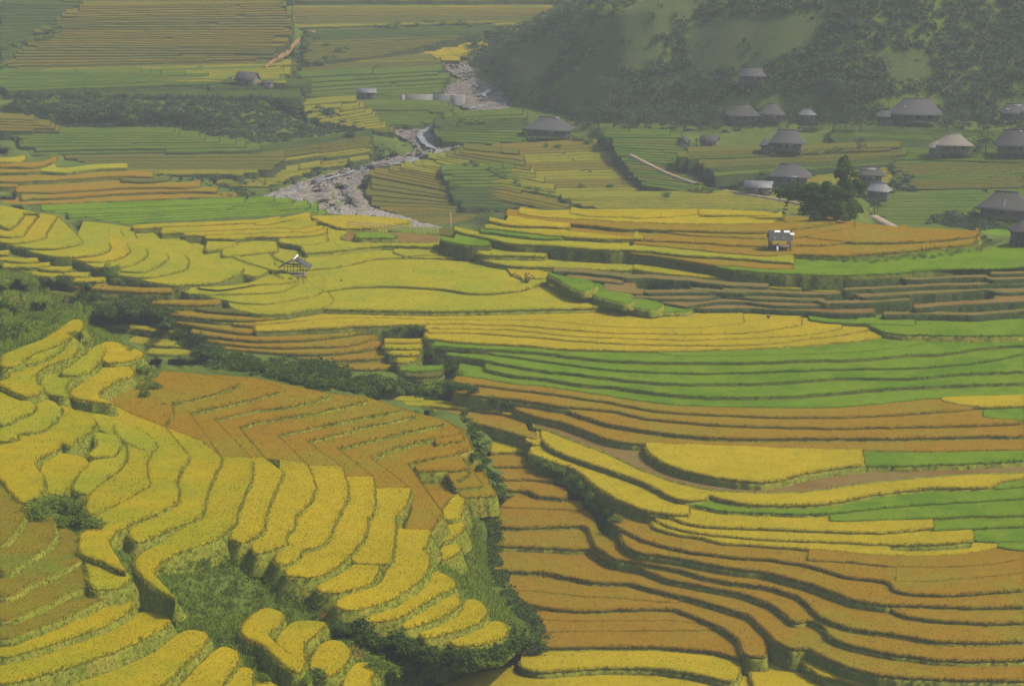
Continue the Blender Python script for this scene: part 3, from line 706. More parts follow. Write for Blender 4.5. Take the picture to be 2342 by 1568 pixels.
V = [
 ('T',[(2268,627),(2342,625)],.62,5),
 ('T',[(1926,638),(1994,638),(2062,633),(2072,639),(2131,638),(2251,633),(2271,639),(2342,637)],.62,5),
 ('T',[(1266,620),(1321,622),(1396,629),(1440,636),(1476,635),(1571,642),(1671,652),(1756,656)],.42,8),
 ('S',[(1300,636),(1358,640),(1425,647)],.2,9),
 ('T',[(1931,663),(2006,660),(2106,655),(2231,651),(2342,648)],.62,5),
 ('T',[(1581,662),(1646,667),(1705,670)],.62,5),
 ('S',[(1383,662),(1421,668),(1478,672)],.42,11),
 ('T',[(1476,668),(1581,668),(1756,669),(1856,673),(1953,671),(1973,678),(2081,673),(2156,669),(2206,666),(2260,663),(2283,668),(2342,667)],.62,6),
 ('T',[(1455,680),(1546,683),(1611,682),(1653,675),(1723,682),(1756,684),(1831,686),(1873,687),(1888,693),(1981,692),(2079,686)],.58,6),
 ('S',[(2091,704),(2181,697),(2342,689)],.58,8),
 ('S',[(1516,692),(1571,700),(1596,696),(1646,690),(1700,690),(1766,697),(1831,699),(1891,698)],.62,9),
 ('S',[(1593,705),(1671,705),(1756,706),(1840,710),(1919,715),(1999,715)],.62,9),
 ('T',[(2021,719),(2119,717),(2219,720),(2342,712)],.62,6),
 ('N',[(1593,712),(1756,716),(1919,726),(2100,732),(2342,728)],.2,6),
]
zV = bigfam([(SB,)+v for v in V], zF+.1, verbose='STUB')
zg = zV[0]
for q_, P_ in ((.2,[(1256,622),(1296,631),(1341,637),(1362,649),(1340,662),(1311,656),(1278,637)]),(.45,[(1335,652),(1361,646),(1380,652),(1386,662),(1446,672),(1440,690),(1384,681),(1350,668)]),(.7,[(1400,664),(1446,670),(1473,682),(1512,692),(1500,705),(1450,700),(1415,690)]),(.9,[(1465,684),(1510,690),(1546,696),(1578,704),(1570,710),(1430,707)])):
    poly(RG, 'G', P_, zg+(zF+.35-zg)*q_, crop=.3, drop=1.0)
poly(RG, 'G', [(1850,722),(1990,718),(2200,722),(2342,728),(2342,760),(2100,762),(2030,757),(1985,740),(1906,727)], zF-.3)
# ================================================================ UPPER BRONZE HILLOCK with the sheet roof shelter
UB = 'upper_bronze'
T_ = [
 ('B',[(1306,484),(1346,491),(1421,494),(1496,495),(1558,491),(1596,487)],.3,12),
 ('B',[(1188,486),(1246,494),(1346,499),(1421,504),(1521,508),(1671,509),(1756,506),(1790,494)],.22,14),
 ('O',[(1160,490),(1246,502),(1346,512),(1421,519),(1496,521),(1571,524),(1680,527),(1756,527),(1806,520),(1856,514),(1908,505)],.28,14),
 ('B',[(1120,502),(1171,512),(1240,514),(1302,516)],.5,7),
 ('O',[(1506,526),(1571,534),(1671,539),(1756,542),(1831,539),(1881,529),(1953,517)],.28,14),
 ('Y',[(1110,518),(1171,525),(1246,533),(1346,540),(1421,543),(1470,543)],.5,7),
 ('O',[(1296,526),(1396,536),(1496,546),(1596,551),(1671,557),(1756,559),(1806,558),(1881,557),(1956,550),(2031,536),(2072,525)],.28,14),
 ('G',[(1100,527),(1171,535),(1234,542),(1286,543)],.5,7),
 ('O',[(1451,554),(1521,561),(1621,571),(1708,578),(1760,582),(1816,577),(1906,580),(2031,573),(2131,562),(2226,551),(2236,530)],.3,16),
 ('L',[(1040,524),(1090,536),(1171,552),(1271,558),(1371,567),(1471,570),(1571,580),(1683,587),(1756,593),(1815,597)],.4,8),
 ('O',[(1421,572),(1521,585),(1621,600),(1756,611),(1814,612)],.35,9),
 ('G',[(1008,546),(1060,556),(1120,558)],.5,9),
 ('G',[(1640,608),(1700,615),(1756,620),(1781,622),(1906,625),(2031,622),(2156,612),(2281,604),(2342,601)],.3,22),
]
zT = bigfam([(UB,)+v for v in T_], max(H0+2.0, zV[0]+.4), verbose='UPPER')
zT0 = zT[0]
poly(UB, 'B', [(1306,486),(1346,492),(1421,495),(1500,496),(1596,489),(1740,490),(1790,493),(1750,482),(1600,477),(1371,477),(1320,478),(1200,481),(1190,485)], zT[1]+.02)
poly(UB, 'O', [(1790,494),(1850,496),(1950,507),(2060,517),(2150,521),(2235,527),(2238,533),(2150,545),(1950,550),(1800,530),(1780,505)], zT[4]-.1)
poly(UB, 'G', [(1820,600),(2000,600),(2170,592),(2240,575),(2280,560),(2342,557),(2342,604),(2156,612),(1906,622),(1760,618)], zT[-1]+.02, bankmesh=False)
# ================================================================ LEFT FAN (nested contours stepping down to the right)
LF = 'left_fan'
zL0 = H0+.9
cr_ = [(0,468),(37,475),(87,486),(130,492),(190,505),(245,510),(300,518),(370,530),(430,540),(500,549),(560,556),(600,560),(640,566)]
lipsL = [
 ('L',[(0,510),(22,520),(40,505),(52,490),(50,484)],3),
 ('Y',[(0,537),(25,538),(50,535),(56,528)],3),
 ('Y',[(0,550),(37,552),(87,544),(103,538),(104,530)],4),
 ('L',[(28,559),(75,564),(125,564),(175,555),(185,548)],5),
 ('L',[(75,574),(125,582),(175,583),(225,577),(250,566),(248,556)],5),
 ('B',[(175,591),(212,594),(262,589),(293,574),(288,556),(245,534),(238,522),(222,512)],5),
 ('L',[(212,606),(250,609),(300,602),(333,582),(332,567),(285,545),(270,520)],6),
 ('L',[(270,616),(325,618),(352,610),(380,590),(378,578),(315,548),(305,522)],6),
 ('L',[(260,624),(325,631),(375,625),(420,613),(428,592),(420,580),(385,560),(350,530)],7),
 ('L',[(343,641),(400,648),(450,645),(500,640),(550,620),(555,612),(470,585),(420,545)],8),
 ('L',[(427,667),(475,670),(585,667),(640,663),(678,647),(690,640),(640,610),(560,590),(500,552)],10),
 ('L',[(450,656),(500,661),(585,648),(638,628),(640,620),(560,595),(480,560),(450,545)],9),
 ('L',[(528,686),(560,690),(620,690),(700,676),(735,664),(740,640),(720,610),(640,580),(560,560)],11),
 ('L',[(528,700),(585,713),(650,713),(690,706),(720,702),(760,690),(740,660),(700,620)],12),
]
nL = len(lipsL)
order = {10: 9.6, 11: 9.2}
zLs = []
for i, (c, P, k) in enumerate(lipsL):
    zz_ = H0+.8*{0:6.3,1:5.7,2:5.2,3:4.7,4:4.15,5:3.6,6:3.1,7:2.65,8:2.2,9:1.75,10:.95,11:1.35,12:.55,13:.2}[i]
    zLs.append(zz_)
    A = cr_[:k][::-1] if k > 1 else [(0,468)]
    low = [(0, P[0][1]-8)] if P[0][0] > 0 else []
    # close the polygon behind the higher neighbour
    if i >= 3:
        prev = lipsL[i-1][1] if i not in (10, 12) else lipsL[{10: 11, 12: 10}[i]][1]
        inner = [(p[0]-10, p[1]-4) for p in prev[::-1]]
        inner = [p for p in inner if p[1] < P[0][1]-2]
        end = P[-1]
        cut = [q for q in cr_ if q[0] < end[0]+2 and q[0] >= inner[0][0]-30][::-1]
        pts = np.concatenate([cr(P, 5), np.array(cut, float).reshape(-1, 2), np.array(inner, float).reshape(-1, 2)])
    else:
        pts = np.concatenate([cr(P, 5), np.array(A+low, float)])
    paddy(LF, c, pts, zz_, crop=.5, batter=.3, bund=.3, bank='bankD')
# big filler tread under the fan crest
poly(LF, 'L', [(300,520),(420,545),(560,566),(610,575),(625,600),(600,625),(560,625),(480,600),(380,560)], H0+.85, crop=.4)
SL = [('Y',[(0,578),(20,577)],.6,7),('Y',[(0,591),(50,595),(85,594)],.6,7),('Y',[(0,607),(60,607),(112,605)],.6,7),
 ('Y',[(90,612),(130,615),(164,614)],.6,7),('Y',[(55,622),(120,629),(202,628)],.6,7),('Y',[(130,635),(180,640),(239,638)],.6,7),
 ('O',[(168,653),(250,660),(330,664),(392,664)],.6,8),('K',[(110,668),(180,676),(270,676)],.6,7),('K',[(150,688),(220,690),(283,688)],.6,8),('O',[(283,682),(350,689),(430,692),(502,690)],.6,8),
 ('K',[(450,704),(520,712),(585,715),(640,713)],.6,8),
 ('O',[(385,714),(450,722),(520,727),(585,728),(640,724),(690,716)],.6,10),
 ('O',[(535,737),(585,741),(640,738),(700,732)],.55,8),
 ('O',[(398,732),(450,742),(520,752),(585,757),(640,753)],.6,10),
 ('O',[(440,757),(500,766),(585,774),(700,771),(800,760),(882,747),(900,742)],.6,10),
 ('O',[(478,776),(530,783),(585,788),(700,789),(800,783),(860,768)],.6,9),
 ('O',[(490,792),(585,798),(685,804),(810,798),(868,788)],.6,9),
 ('O',[(680,815),(760,820),(835,816),(886,811)],.6,10),
 ('O',[(775,837),(835,840),(904,835)],.6,11)]
zS = bigfam([('middle_strips',)+v for v in SL], zF-3.7, verbose='MID')
PK = [('Y',[(880,779),(930,780),(962,779)],.5,7),('Y',[(880,791),(925,792),(962,791)],.6,8),('Y',[(893,806),(930,807),(958,805)],.6,8),('Y',[(908,823),(930,821),(950,816)],.6,8),
 ('G',[(916,843),(960,844),(1012,840)],.6,9),('K',[(930,856),(970,858),(1010,853)],.6,7),('G',[(932,884),(985,888),(1012,874)],.5,16)]
zP = bigfam([('middle_strips',)+v for v in PK], zF-4.8, verbose='POCKET')
QL = [('L',[(205,742),(260,745),(330,750),(410,757)],.6,7),('L',[(240,772),(300,780),(380,787),(440,786)],.5,18),
 ('L',[(300,800),(350,805),(400,806),(445,801)],.6,12),('L',[(330,828),(400,832),(480,836)],.6,12)]
zQ = bigfam([('middle_strips',)+v for v in QL], zF-4.5, verbose='Q')
# ================================================================ strips above the left fan
BL = 'back_left_hill'
RR = [('Y',[(585,512),(623,509),(663,502),(708,492)],.3,8),('Y',[(305,519),(420,513),(500,510),(585,507),(640,500)],.3,6),
 ('Y',[(370,530),(480,525),(585,521),(640,518),(680,521),(722,511)],.3,8),('Y',[(422,535),(500,533),(585,531),(678,527),(705,529),(737,521)],.3,7),
 ('Y',[(470,541),(527,542),(585,538),(672,538),(723,534),(746,528)],.3,8),('L',[(640,552),(680,557),(710,558),(748,551)],.3,12),
 ('L',[(472,570),(500,566),(540,558)],.2,12),('L',[(510,583),(585,576),(630,568)],.2,14)]
zR_ = bigfam([(BL,)+v for v in RR], H0+1.3, verbose='BL')
auto(BL, [(60,474),(120,485),(200,498),(300,515)], [(640,455),(690,468),(745,484),(745,492)], 6, 'G', zR_[1]-9.5+0, .35, brk=.15, step=8)
OO = [('Y',[(0,368),(30,367),(57,362)],.5,9),('O',[(0,379),(60,379),(100,375),(128,364)],.5,9),('O',[(0,392),(50,391),(92,389)],.5,9),
 ('L',[(85,388),(150,391),(220,384),(290,382)],.5,9),
 ('O',[(0,412),(75,411),(175,406),(275,400),(350,402)],.55,10),('K',[(278,412),(337,413),(387,409)],.5,6),
 ('O',[(0,424),(40,424)],.5,8),('O',[(37,436),(125,437),(225,430),(325,426),(425,425),(457,422)],.55,10),
 ('O',[(50,452),(150,449),(275,440),(425,435),(497,436)],.55,9),
 ('O',[(0,465),(125,463),(225,459),(325,454),(450,449),(540,449)],.55,9),
 ('O',[(30,478),(125,476),(225,474),(325,469),(457,463)],.5,9)]
zO = bigfam([(BL,)+v for v in OO], 9.0, verbose='OO')
# ================================================================ FAR GROUND
FR = 'far_left_slopes'
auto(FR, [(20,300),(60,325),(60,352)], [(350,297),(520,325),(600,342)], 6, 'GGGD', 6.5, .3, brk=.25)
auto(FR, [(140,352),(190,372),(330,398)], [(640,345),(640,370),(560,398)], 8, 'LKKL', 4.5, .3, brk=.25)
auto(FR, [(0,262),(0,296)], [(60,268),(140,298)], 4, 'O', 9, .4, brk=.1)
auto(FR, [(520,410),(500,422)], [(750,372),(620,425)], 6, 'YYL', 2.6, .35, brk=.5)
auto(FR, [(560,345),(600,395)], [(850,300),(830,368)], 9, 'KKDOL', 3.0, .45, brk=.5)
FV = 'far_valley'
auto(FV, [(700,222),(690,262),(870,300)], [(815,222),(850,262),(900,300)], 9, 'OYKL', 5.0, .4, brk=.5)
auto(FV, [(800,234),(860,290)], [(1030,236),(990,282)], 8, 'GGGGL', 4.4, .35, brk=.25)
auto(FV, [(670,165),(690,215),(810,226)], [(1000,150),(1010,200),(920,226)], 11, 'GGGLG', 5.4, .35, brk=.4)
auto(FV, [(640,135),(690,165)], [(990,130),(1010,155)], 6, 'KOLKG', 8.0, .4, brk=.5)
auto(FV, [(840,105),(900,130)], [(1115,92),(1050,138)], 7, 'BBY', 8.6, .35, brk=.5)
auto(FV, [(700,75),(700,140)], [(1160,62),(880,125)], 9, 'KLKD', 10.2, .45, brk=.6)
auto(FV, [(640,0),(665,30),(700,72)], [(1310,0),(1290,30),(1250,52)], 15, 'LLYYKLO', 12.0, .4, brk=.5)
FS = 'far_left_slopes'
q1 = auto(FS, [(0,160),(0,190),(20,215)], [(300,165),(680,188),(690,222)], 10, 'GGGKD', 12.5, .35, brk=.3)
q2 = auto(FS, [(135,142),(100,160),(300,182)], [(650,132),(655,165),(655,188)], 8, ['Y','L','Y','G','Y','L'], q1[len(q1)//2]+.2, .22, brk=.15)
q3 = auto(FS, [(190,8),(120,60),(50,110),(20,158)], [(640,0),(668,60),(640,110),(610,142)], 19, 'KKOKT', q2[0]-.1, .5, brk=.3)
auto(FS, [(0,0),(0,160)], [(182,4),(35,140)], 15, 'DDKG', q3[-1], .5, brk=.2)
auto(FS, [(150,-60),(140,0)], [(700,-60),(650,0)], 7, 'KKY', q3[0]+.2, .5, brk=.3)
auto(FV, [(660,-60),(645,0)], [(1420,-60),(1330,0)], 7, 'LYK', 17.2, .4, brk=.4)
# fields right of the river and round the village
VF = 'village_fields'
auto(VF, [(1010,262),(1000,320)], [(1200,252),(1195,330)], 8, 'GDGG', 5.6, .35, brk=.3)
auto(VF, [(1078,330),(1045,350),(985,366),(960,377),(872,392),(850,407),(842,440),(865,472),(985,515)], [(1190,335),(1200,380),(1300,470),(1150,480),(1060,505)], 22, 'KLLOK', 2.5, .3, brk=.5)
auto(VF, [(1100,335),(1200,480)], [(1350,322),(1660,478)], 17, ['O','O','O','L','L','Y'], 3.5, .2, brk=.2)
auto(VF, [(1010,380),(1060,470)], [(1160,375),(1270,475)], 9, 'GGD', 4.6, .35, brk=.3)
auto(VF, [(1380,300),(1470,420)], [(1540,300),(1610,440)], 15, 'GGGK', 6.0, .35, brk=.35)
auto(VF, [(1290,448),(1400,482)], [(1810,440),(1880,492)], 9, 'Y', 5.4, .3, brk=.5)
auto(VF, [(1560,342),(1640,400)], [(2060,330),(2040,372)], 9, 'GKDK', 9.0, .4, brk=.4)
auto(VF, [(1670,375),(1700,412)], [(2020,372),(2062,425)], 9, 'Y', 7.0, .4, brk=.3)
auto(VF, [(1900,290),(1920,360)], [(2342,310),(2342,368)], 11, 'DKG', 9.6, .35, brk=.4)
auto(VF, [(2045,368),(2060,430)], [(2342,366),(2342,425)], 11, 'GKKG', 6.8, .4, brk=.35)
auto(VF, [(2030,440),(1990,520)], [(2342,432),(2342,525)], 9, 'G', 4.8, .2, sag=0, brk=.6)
VG = 'village_fields'
poly(VG, 'G', [(2235,527),(2342,523),(2342,556),(2280,560),(2250,548)], 6.0)
# ================================================================ BASE TERRAIN
FREE = [(0,600,39),(0,640,41),(60,640,40.5),(30,690,41.5),(100,690,40.5),(150,730,40),(0,730,42.5),(0,790,42),(60,760,42.3),(110,745,41),(200,760,37.5),(230,775,37),(0,830,41),
 (330,850,36),(340,880,35.5),(310,900,35.5),(300,870,36),(-150,700,46),(-150,1000,43),(-200,1400,38),(-150,620,44),
 (235,712,26),(300,710,24),(380,740,22.5),(200,650,28),(175,690,29),(215,680,27),(120,640,28),
 (450,1290,33.7),(550,1290,32.2),(500,1250,33.8),(620,1320,31.9),(700,1345,31.2),(650,1370,30.4),(750,1390,29.8),(450,1380,31.9),(380,1350,33.1),(330,1320,34.0),(300,1290,34.7),(540,1400,30.2),(760,1430,28.6),(850,1450,27.6),(900,1440,27.8),(950,1480,26.1),(1000,1500,25.1),(1050,1500,24.8),(1100,1490,23.9),(1160,1480,22.8),(1190,1450,22.4),
 (480,1450,30.4),(520,1440,30.2),(600,1500,28.6),(660,1550,27.8),(740,1555,27.2),(820,1490,27.4),(880,1520,26.1),(920,1560,25.1),(980,1540,24.1),(1010,1565,21.9),(240,1340,34.7),(300,1350,34.1),(340,1380,33.2),(400,1420,31.6),
 (1080,1200,27),(1075,1260,26.4),(1065,1320,26),(1100,1360,25.4),(1140,1400,24.6),(1175,1420,23.5),(1060,1180,27.5),(1100,1290,24.5),(1125,1350,23.5),
 (1118,1190,14),(1125,1240,12),(1133,1290,10),(1150,1350,9.5),(1190,1400,9),(1235,1440,8.2),(1235,1490,5),(1180,1510,3.4),(1110,1530,3.0),(1060,1560,2.6),(1090,1000,16),(1100,1060,15.5),(1118,1130,14.5),(1145,1150,13.5),
 (1030,250,4.2),(1080,270,3.6),(1050,300,3.4),
 (1500,285,9),(1650,290,10.5),(1800,285,11),(2000,285,12),(2200,285,12.5),(2342,285,13),(1370,290,8),(1250,262,7),
 (1600,440,6.2),(1735,440,6),(1700,410,7.4),(1850,420,7),(1900,440,6.5),(1980,440,6.4),(2030,460,6),(1960,500,5.2),(2180,490,5.2),(2250,510,5.3),(2342,500,5.6),(2342,555,6.2),(1440,350,7),(2000,520,4.6),
 (40,225,13),(300,232,12),(600,225,11),(60,255,11),(300,270,9.6),(600,262,9),(760,265,7),(700,300,6),(500,300,7),(820,300,4.6),(840,335,3.4),
 (700,150,10),(680,100,14),(730,90,13.5),(800,110,11),(660,60,18),(900,60,12.5),(1000,50,13),(1150,45,14)]
def mz(x, y):      # mountain face, foot along a line, steep slope above
    foot = np.interp(x, [1080,1180,1300,1420,1700,2000,2342,2700], [140,240,262,285,285,282,280,275])
    return foot
for x in []:
    f = float(mz(x, 0)); zf = float(np.interp(x, [1080,1180,1300,1500,2000,2600], [7,6,7.5,10,12.5,14]))
    sl = float(np.interp(x, [1080,1250,1500,2600], [.55,.72,.90,.93]))
    for y in range(-200, int(f)+1, 40):
        # outline of the spur: left of this line the valley shows
        xl = np.interp(y, [-200,0,60,100,150,230], [1700,1300,1190,1110,1072,1165])
        if x >= xl: FREE.append((x, y, zf+(f-y)*sl/8.9))
for i in range(0, 2400, 120):
    FREE.append((i-20, -200, 42 if i < 1300 else 38)) if i < 1500 else None
RIV = [  # left bank, right bank, height
 [((985,147),(1066,135),6.4),((1022,165),(1078,152),6.0),((1052,180),(1105,186),5.7),((1010,203),(1142,205),5.2),((1003,218),(1167,220),4.9),((1005,232),(1170,232),4.6),((1062,248),(1170,246),4.0),((1066,264),(1120,260),3.6)],
 [((1015,268),(1045,266),3.3),((960,282),(1004,280),3.0),((868,298),(1002,290),2.6),((898,308),(992,302),2.4),((925,322),(1045,322),2.1),((945,338),(1060,334),1.8),((935,350),(1030,345),1.5),((900,360),(975,360),1.2),((850,371),(945,371),1.0),((775,390),(858,385),.6),((720,405),(846,400),.3),((672,420),(838,412),.1),((625,440),(826,432),-.2),((588,455),(840,450),-.5),((620,468),(852,470),-.8),((715,482),(885,486),-1.1),((800,496),(945,503),-1.4),((860,508),(1000,517),-1.6),((900,520),(1010,525),-1.8)]]
for rows in RIV:
    for a, b, z in rows:
        for t in np.linspace(-.02, 1.02, 5): FREE.append((a[0]+(b[0]-a[0])*t, a[1]+(b[1]-a[1])*t, z-.35, .3))
for a in [(0,310,2.5),(50,335,2),(0,350,1.5),(-100,330,2)]: FREE.append((*a[:2], a[2]-.3, .3))
FREE = [((f[0], f[1], znear(f[2])+(.3 if f[1] > 1200 else 0), *f[3:]) if f[2] >= 22 and f[0] < 1240 else f) for f in FREE]
FREE = [f for f in FREE if not (440 < f[0] < 720 and 1235 < f[1] < 1415)]
FREE += [(x_, y_, 27.5+(z_-27.5)*.95) for x_, y_, z_ in [(480,1275,32.0),(480,1300,31.4),(480,1330,30.8),(480,1360,30.2),(480,1390,29.8),(540,1280,31.6),(540,1305,31.1),(540,1330,30.5),(540,1360,30.0),(540,1390,29.5),(600,1330,30.3),(600,1360,29.9),(600,1385,29.5),(660,1345,30.1),(660,1370,29.6),(660,1395,29.3),(720,1375,29.5),(720,1400,29.1),(430,1300,32.0),(430,1340,31.3),(430,1380,30.6)]]
FA_ = np.array([(f[0], f[1], f[2], f[3] if len(f) > 3 else 0.) for f in FREE])
CA = np.concatenate([np.array(CTRL), FA_]).astype(np.float32)
def zmap(X, Y, power=3.2):
    X = np.asarray(X, np.float32).ravel(); Y = np.asarray(Y, np.float32).ravel()
    Z = np.zeros(len(X), np.float32); O = Z.copy()
    for s in range(0, len(X), 600):
        dx = X[s:s+600, None]-CA[None, :, 0]; dy = (Y[s:s+600, None]-CA[None, :, 1])*1.6
        w = 1/(dx*dx+dy*dy+16)**(power/2)
        sw = w.sum(1); Z[s:s+600] = (w*CA[None, :, 2]).sum(1)/sw; O[s:s+600] = (w*CA[None, :, 3]).sum(1)/sw
    return Z, O
gx = np.arange(-330, 2690, 13.); gy = np.concatenate([np.arange(-200, 600, 9.), np.arange(600, 1860, 13.)])
GX, GY = np.meshgrid(gx, gy)
GZ, GO = zmap(GX, GY)
Zb = GZ-GO
ZG = Zb.reshape(len(gy), len(gx))
_w = np.clip(1-GO.reshape(ZG.shape)/.45, 0, 1)
for _ in range(14):
    _b = ZG.copy(); _b[1:-1, 1:-1] = (ZG[:-2, 1:-1]+ZG[2:, 1:-1]+ZG[1:-1, :-2]+ZG[1:-1, 2:]+ZG[1:-1, 1:-1])/5; ZG = ZG*(1-_w)+_b*_w
# the mountain face is shaped directly: steep slope with gullies
_f = mz(gx, 0)[None, :]; _zf = np.array([np.interp(_f[0, i]+4, gy, ZG[:, i]) for i in range(len(gx))]); _zf = np.convolve(np.pad(_zf, 20, 'edge'), np.ones(41)/41, 'valid')[None, :]
_sl = np.interp(gx, [1080,1250,1500,2600], [.7,.84,.92,.93])[None, :]
_xl = np.interp(gy, [-200,0,60,100,150,230,290], [1560,1300,1190,1110,1072,1165,1380])[:, None]
_u = np.maximum(_f-GY, 0); _rel = sum(a*np.sin(GX/w_+GY/v_+p_) for a, w_, v_, p_ in ((.45, 95, 260, 0), (.2, 47, 120, 2.1), (.08, 23, 70, 4.)))*np.clip(_u/90, 0, 1)
_m = np.clip((GX-_xl)/45, 0, 1)*np.clip((_f-GY)/12+.6, 0, 1)
_cap = np.interp(gx, [1300, 1700, 2000], [24, 30, 99])[None, :]
_zm = _zf+np.minimum(_u*_sl/8.9, _cap+.25*np.maximum(_u*_sl/8.9-_cap, 0))+_rel
ZG = ZG*(1-_m)+_zm*_m; Zb = ZG
def gzv(x, y):
    i = np.interp(x, gx, np.arange(len(gx))); j = np.interp(y, gy, np.arange(len(gy)))
    i0 = np.minimum(i.astype(int), len(gx)-2); j0 = np.minimum(j.astype(int), len(gy)-2); fi = i-i0; fj = j-j0
    return (ZG[j0, i0]*(1-fi)+ZG[j0, i0+1]*fi)*(1-fj)+(ZG[j0+1, i0]*(1-fi)+ZG[j0+1, i0+1]*fi)*fj
def gz(x, y): return float(gzv(np.array([float(x)]), np.array([float(y)]))[0])
def at(x, y, dz=0):
    z = gz(x, y)+dz; return Vector(unproj([(x, y)], z)[0])
Vg = unproj(np.column_stack([GX.ravel(), GY.ravel()]), Zb.ravel())
ncx = len(gx); ncy = len(gy)
ii = (np.arange(ncy-1)[:, None]*ncx+np.arange(ncx-1)[None, :]).ravel()
Fg = np.stack([ii, ii+ncx, ii+ncx+1, ii+1], 1)
mead = np.zeros(GX.size); soil = np.zeros(GX.size)
X_, Y_ = GX.ravel(), GY.ravel()
MEAD = [[(1262,232),(1330,150),(1400,105),(1500,95),(1520,130),(1480,165),(1420,165),(1385,240),(1370,285),(1300,262)],
        [(1330,95),(1480,-10),(1640,-10),(1560,60),(1510,88),(1400,100)],
        [(1580,60),(1680,40),(1900,30),(1870,90),(1760,150),(1600,165),(1570,110)],
        [(1140,120),(1250,95),(1300,100),(1230,180),(1180,190)],[(2010,120),(2120,115),(2150,180),(2040,195)]]
for P in MEAD: mead = np.maximum(mead, inpoly(X_, Y_, P)*.8)
mead = np.maximum(mead, inpoly(X_, Y_, [(-50,640),(20,660),(45,690),(40,760),(-50,780)])*.7)
mead = np.maximum(mead, inpoly(X_, Y_, [(900,470),(1300,400),(1700,470),(1900,520),(900,520)])*.6)
SOIL = [[(0,655),(12,662),(30,672),(48,684),(50,695),(38,697),(28,682),(0,668)],[(68,700),(80,715),(88,728),(72,730),(64,712)],
        [(795,1440),(812,1455),(830,1480),(838,1505),(808,1508),(800,1480)],[(735,1395),(765,1402),(770,1415),(735,1410)]]
for P in SOIL: soil = np.maximum(soil, inpoly(X_, Y_, P)*1.)
base = MB(); base.add(Vg, Fg, mead, soil)
# the mountain keeps rising beyond the picture
top = np.where(gx > 1750)[0]; tv = Vg.reshape(ncy, ncx, 3)[0, top]
rows = [tv]
for k in range(1, 9):
    r = tv.copy(); r[:, 1] += k*11+rng.normal(0, 1.5, len(top)); r[:, 2] += k*10*np.clip((gx[top]-1750)/400, .1, 1)+rng.normal(0, 1, len(top)); r[:, 2] = np.minimum(r[:, 2], 142)
    rows.append(r)
RV = np.concatenate(rows); m_ = len(top)
jj = (np.arange(8)[:, None]*m_+np.arange(m_-1)[None, :]).ravel()
base.add(RV, np.stack([jj+m_, jj, jj+1, jj+m_+1], 1), 0., 0.)
from mathutils.bvhtree import BVHTree
SOLV.append(np.concatenate(base.v)); SOLF.append(np.concatenate(base.f))
_o = 0; _P = []; 
for v_, f_ in zip(SOLV, SOLF): _P += (f_+_o).tolist(); _o += len(v_)
BVH = BVHTree.FromPolygons(np.concatenate(SOLV).tolist(), _P); del _P
CAMP = Vector((0, 0, CAMZ))
def hit(x, y):
    """the ground, bank or crop surface seen at an image point"""
    a = (x-1171)/FL; b = (784-y)/FL
    loc, n_, i_, dist = BVH.ray_cast(CAMP, Vector((a, CT+b*ST, -ST+b*CT)).normalized())
    return loc if loc is not None else Vector(unproj([(x, y)], gz(x, y))[0])
def at(x, y, dz=0):
    p = hit(x, y); return Vector((p.x, p.y, p.z+dz))
terr = base.build('hillside', M['terrain'], smooth=True); tag(terr, 'green hillside and valley floor under the terraces', None, None, 'structure')

# crops and banks become objects
LAB = {'near_spur': 'the near spur at left', 'left_corner': 'the slope in the bottom left corner', 'right_lower': 'the curved lower right terraces',
 'fan': 'the oval fan of terraces in the centre', 'right_green': 'the broad curved terraces at right', 'hut_field': 'the large field round the open hut',
 'stubble': 'the narrow harvested steps', 'upper_bronze': 'the hillock with the sheet-roofed shelter', 'left_fan': 'the fan of steps left of the open hut',
 'middle_strips': 'the shaded strips above the dark hedge', 'back_left_hill': 'the low hill in front of the river bend', 'far_left_slopes': 'the distant upper left slopes',
 'far_valley': 'the distant valley by the upper river', 'village_fields': 'the hazy fields round the village'}
CN = {'Y': ('golden rice', 'golden ripe rice'), 'B': ('golden rice', 'bright yellow ripe rice'), 'O': ('bronze rice', 'brownish bronze ripe rice'), 'G': ('green rice', 'fresh green young rice'), 'L': ('lime rice', 'yellow green half ripe rice'),
 'K': ('khaki rice', 'dull khaki rice'), 'D': ('dark rice', 'dark green rice'), 'H': ('green rice', 'dull green rice'), 'P': ('bronze rice', 'faded bronze rice'), 'Z': ('golden rice', 'pale distant golden rice'), 'V': ('olive rice', 'olive brown thin rice'), 'S': ('bare field', 'bare ploughed soil'), 'T': ('stubble', 'straw coloured stubble')}
for (zn, c), mb in CROPS.items():
    nm = CN[c][0].replace(' ', '_')
    o = mb.build(nm, M[c])
    if c in 'S': tag(o, '%s on %s' % (CN[c][1], LAB[zn]), None, None, 'structure')
    else: tag(o, '%s on %s' % (CN[c][1], LAB[zn]), CN[c][0].split()[-1] if c != 'T' else 'stubble', None, 'stuff')
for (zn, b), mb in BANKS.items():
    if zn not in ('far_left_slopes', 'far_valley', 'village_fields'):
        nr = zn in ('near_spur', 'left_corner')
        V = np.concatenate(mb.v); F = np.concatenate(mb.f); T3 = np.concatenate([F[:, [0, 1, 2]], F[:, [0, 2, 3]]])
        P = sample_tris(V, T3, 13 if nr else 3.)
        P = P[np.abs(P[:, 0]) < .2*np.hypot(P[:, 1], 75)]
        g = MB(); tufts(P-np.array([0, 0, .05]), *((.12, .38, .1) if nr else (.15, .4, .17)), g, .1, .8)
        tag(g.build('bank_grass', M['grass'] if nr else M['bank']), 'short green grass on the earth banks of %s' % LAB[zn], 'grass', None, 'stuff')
    tag(mb.build('terrace_bank', M[b]), '%s grassy risers of %s' % ('dark' if b != 'bank' else 'olive', LAB[zn]), None, None, 'structure')

